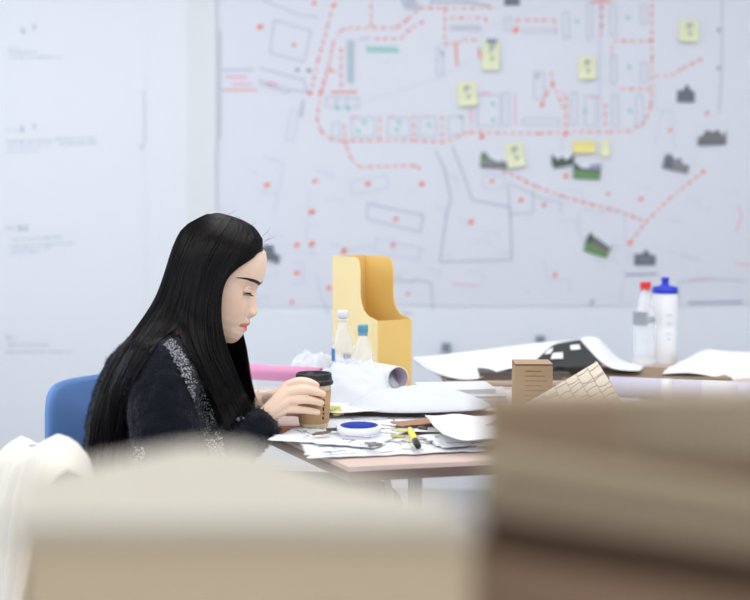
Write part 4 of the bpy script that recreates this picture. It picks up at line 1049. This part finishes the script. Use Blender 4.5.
# scalp cap under the strands
def capfn(u, v):
    z = -.07+v*.1985; ph = PI*.5+u*PI; 
    if z > .021:
        pass
    zz = min(z, .1224)
    xl = .010 if zz < .021 else .010+(zz-.021)*.78
    best = 2.0
    for k in range(60):
        a = PI*k/60
        if Hl(a, zz).x <= xl: best = a; break
    ph = best+(2*PI-2*best)*u
    p = Hl(ph, zz); c0 = Vector((-.01, 0, .02)); d = (p-c0).normalized(); return HW(p+d*.002)
hb.grid(capfn, 60, 40, mhair)
# flyaways
for x, y, dx, dy, l in [(262, 236, 8, -9, 1), (266, 240, 9, -4, 1), (250, 226, 6, -6, 1), (240, 218, -6, -3, 1), (268, 246, 7, 2, 1), (228, 214, 8, -4, 1), (246, 345, 2, 30, 1), (248, 370, 4, 28, 1), (250, 390, 9, 18, 1), (140, 325, -8, 20, 1), (262, 243, 9, -8, 1)]:
    p = [at(x, y, 2.29), at(x+dx*.5+1, y+dy*.4, 2.285), at(x+dx, y+dy, 2.28)]
    hb.tube(p, [.0004, .0003, .0001], mhair, n=3, sub=6, caps=False)
hair = hb.build('hair', body)
# ================================================================ NEAR MODELS ON THE FRONT TABLE (close to the camera)
slab_table('front_table', [(-.62, .22), (1.0, .22), (1.0, .92), (-.62, .92)], [(-.55, .30), (-.55, .85), (.92, .30), (.92, .85)], [], 'table in front of the camera carrying the cardboard models')
mcr = mat('foam_cream', (182, 176, 163), .8, .05, 12); mtan = mat('card_tan', (196, 178, 148), .8, .1, 10)
def zpx(y, Y): return at(375, y, Y).z
ZT = 1.049
top = [(-.150, .452), (.041, .452), (.041, .4575), (.031, .4605), (.031, .49), (-.015, .53), (-.07, .60), (-.10, .605), (-.17, .53)]
t = empty('massing_model', (-.06, .52, .74), 'tall tan card model block with a cream foam top, bottom left foreground', 'cardboard model')
b = MB(); b.prism(top, .7405, ZT-.008, mtan); b.build('body', t, bevel=.001)
b = MB(); b.prism([(x+(-.003 if x < 0 else .003), y+(-.003 if y < .455 else 0 if y < .5 else .003)) for x, y in top], ZT-.0078, ZT, mcr); b.build('top_slab', t, bevel=.001)
mk1 = mat('kraft_a', (152, 130, 104), .8, .1, 14); mk2 = mat('kraft_b', (128, 104, 82), .8, .15, 14); mk3 = mat('kraft_c', (164, 150, 126), .8, .1, 14)
t = empty('terraced_model', (.17, .55, .74), 'tall brown corrugated card model in stepped terraces, bottom right foreground', 'cardboard model')
def blk(x0, x1, y0, y1, z0, z1, m, name='tier', rz=0):
    M = Matrix.Translation(((x0+x1)/2, (y0+y1)/2, 0)) @ Matrix.Rotation(rz, 4, 'Z'); b = MB()
    b.box(-(x1-x0)/2, (x1-x0)/2, -(y1-y0)/2, (y1-y0)/2, z0, z1, m, M); return b.build(name, t, bevel=.001)
def blk2(px0, px1, ytop, Yf, Yb, z0, m, name='tier', rz=0):
    zt = at(375, ytop, Yb).z; x0 = (px0-375)/F*Yf; x1 = (px1-375)/F*Yf
    return blk(x0, x1, Yf, Yb, z0, zt, m, name, rz)
blk(.055, .40, .50, .60, .7405, .955, mk2, 'base')
blk2(488, 632, 389, .530, .555, .9555, mk1, 'panel')
blk2(634, 800, 388, .575, .60, .9555, mk3, 'panel')
blk2(610, 800, 455, .520, .526, .9555, mk2, 'panel')
def slab(px0, px1, y0, y1, Yf, th, m, tilt):
    c = at((px0+px1)/2, (y0+y1)/2, Yf); hw = (px1-px0)/2/F*Yf; hh = (y1-y0)/2/F*Yf
    M = Matrix.Translation(c) @ Matrix.Rotation(tilt, 4, 'Y'); b = MB(); b.box(-hw, hw, 0, th, -hh, hh, m, M); b.build('terrace', t, bevel=.001)
slab(484, 820, 482, 540, .468, .03, mat('kraft_e', (138, 124, 100), .8, .1, 14), .16)
slab(468, 820, 536, 575, .485, .012, mat('kraft_gap_shade', (92, 68, 52), .8, .15, 14), .16)  # recessed slab coloured dark to paint the shade in the gap between terraces
slab(459, 820, 585, 700, .462, .03, mk2, .16)
blk(.05, .30, .462, .497, .7405, .96, mk2, 'base')
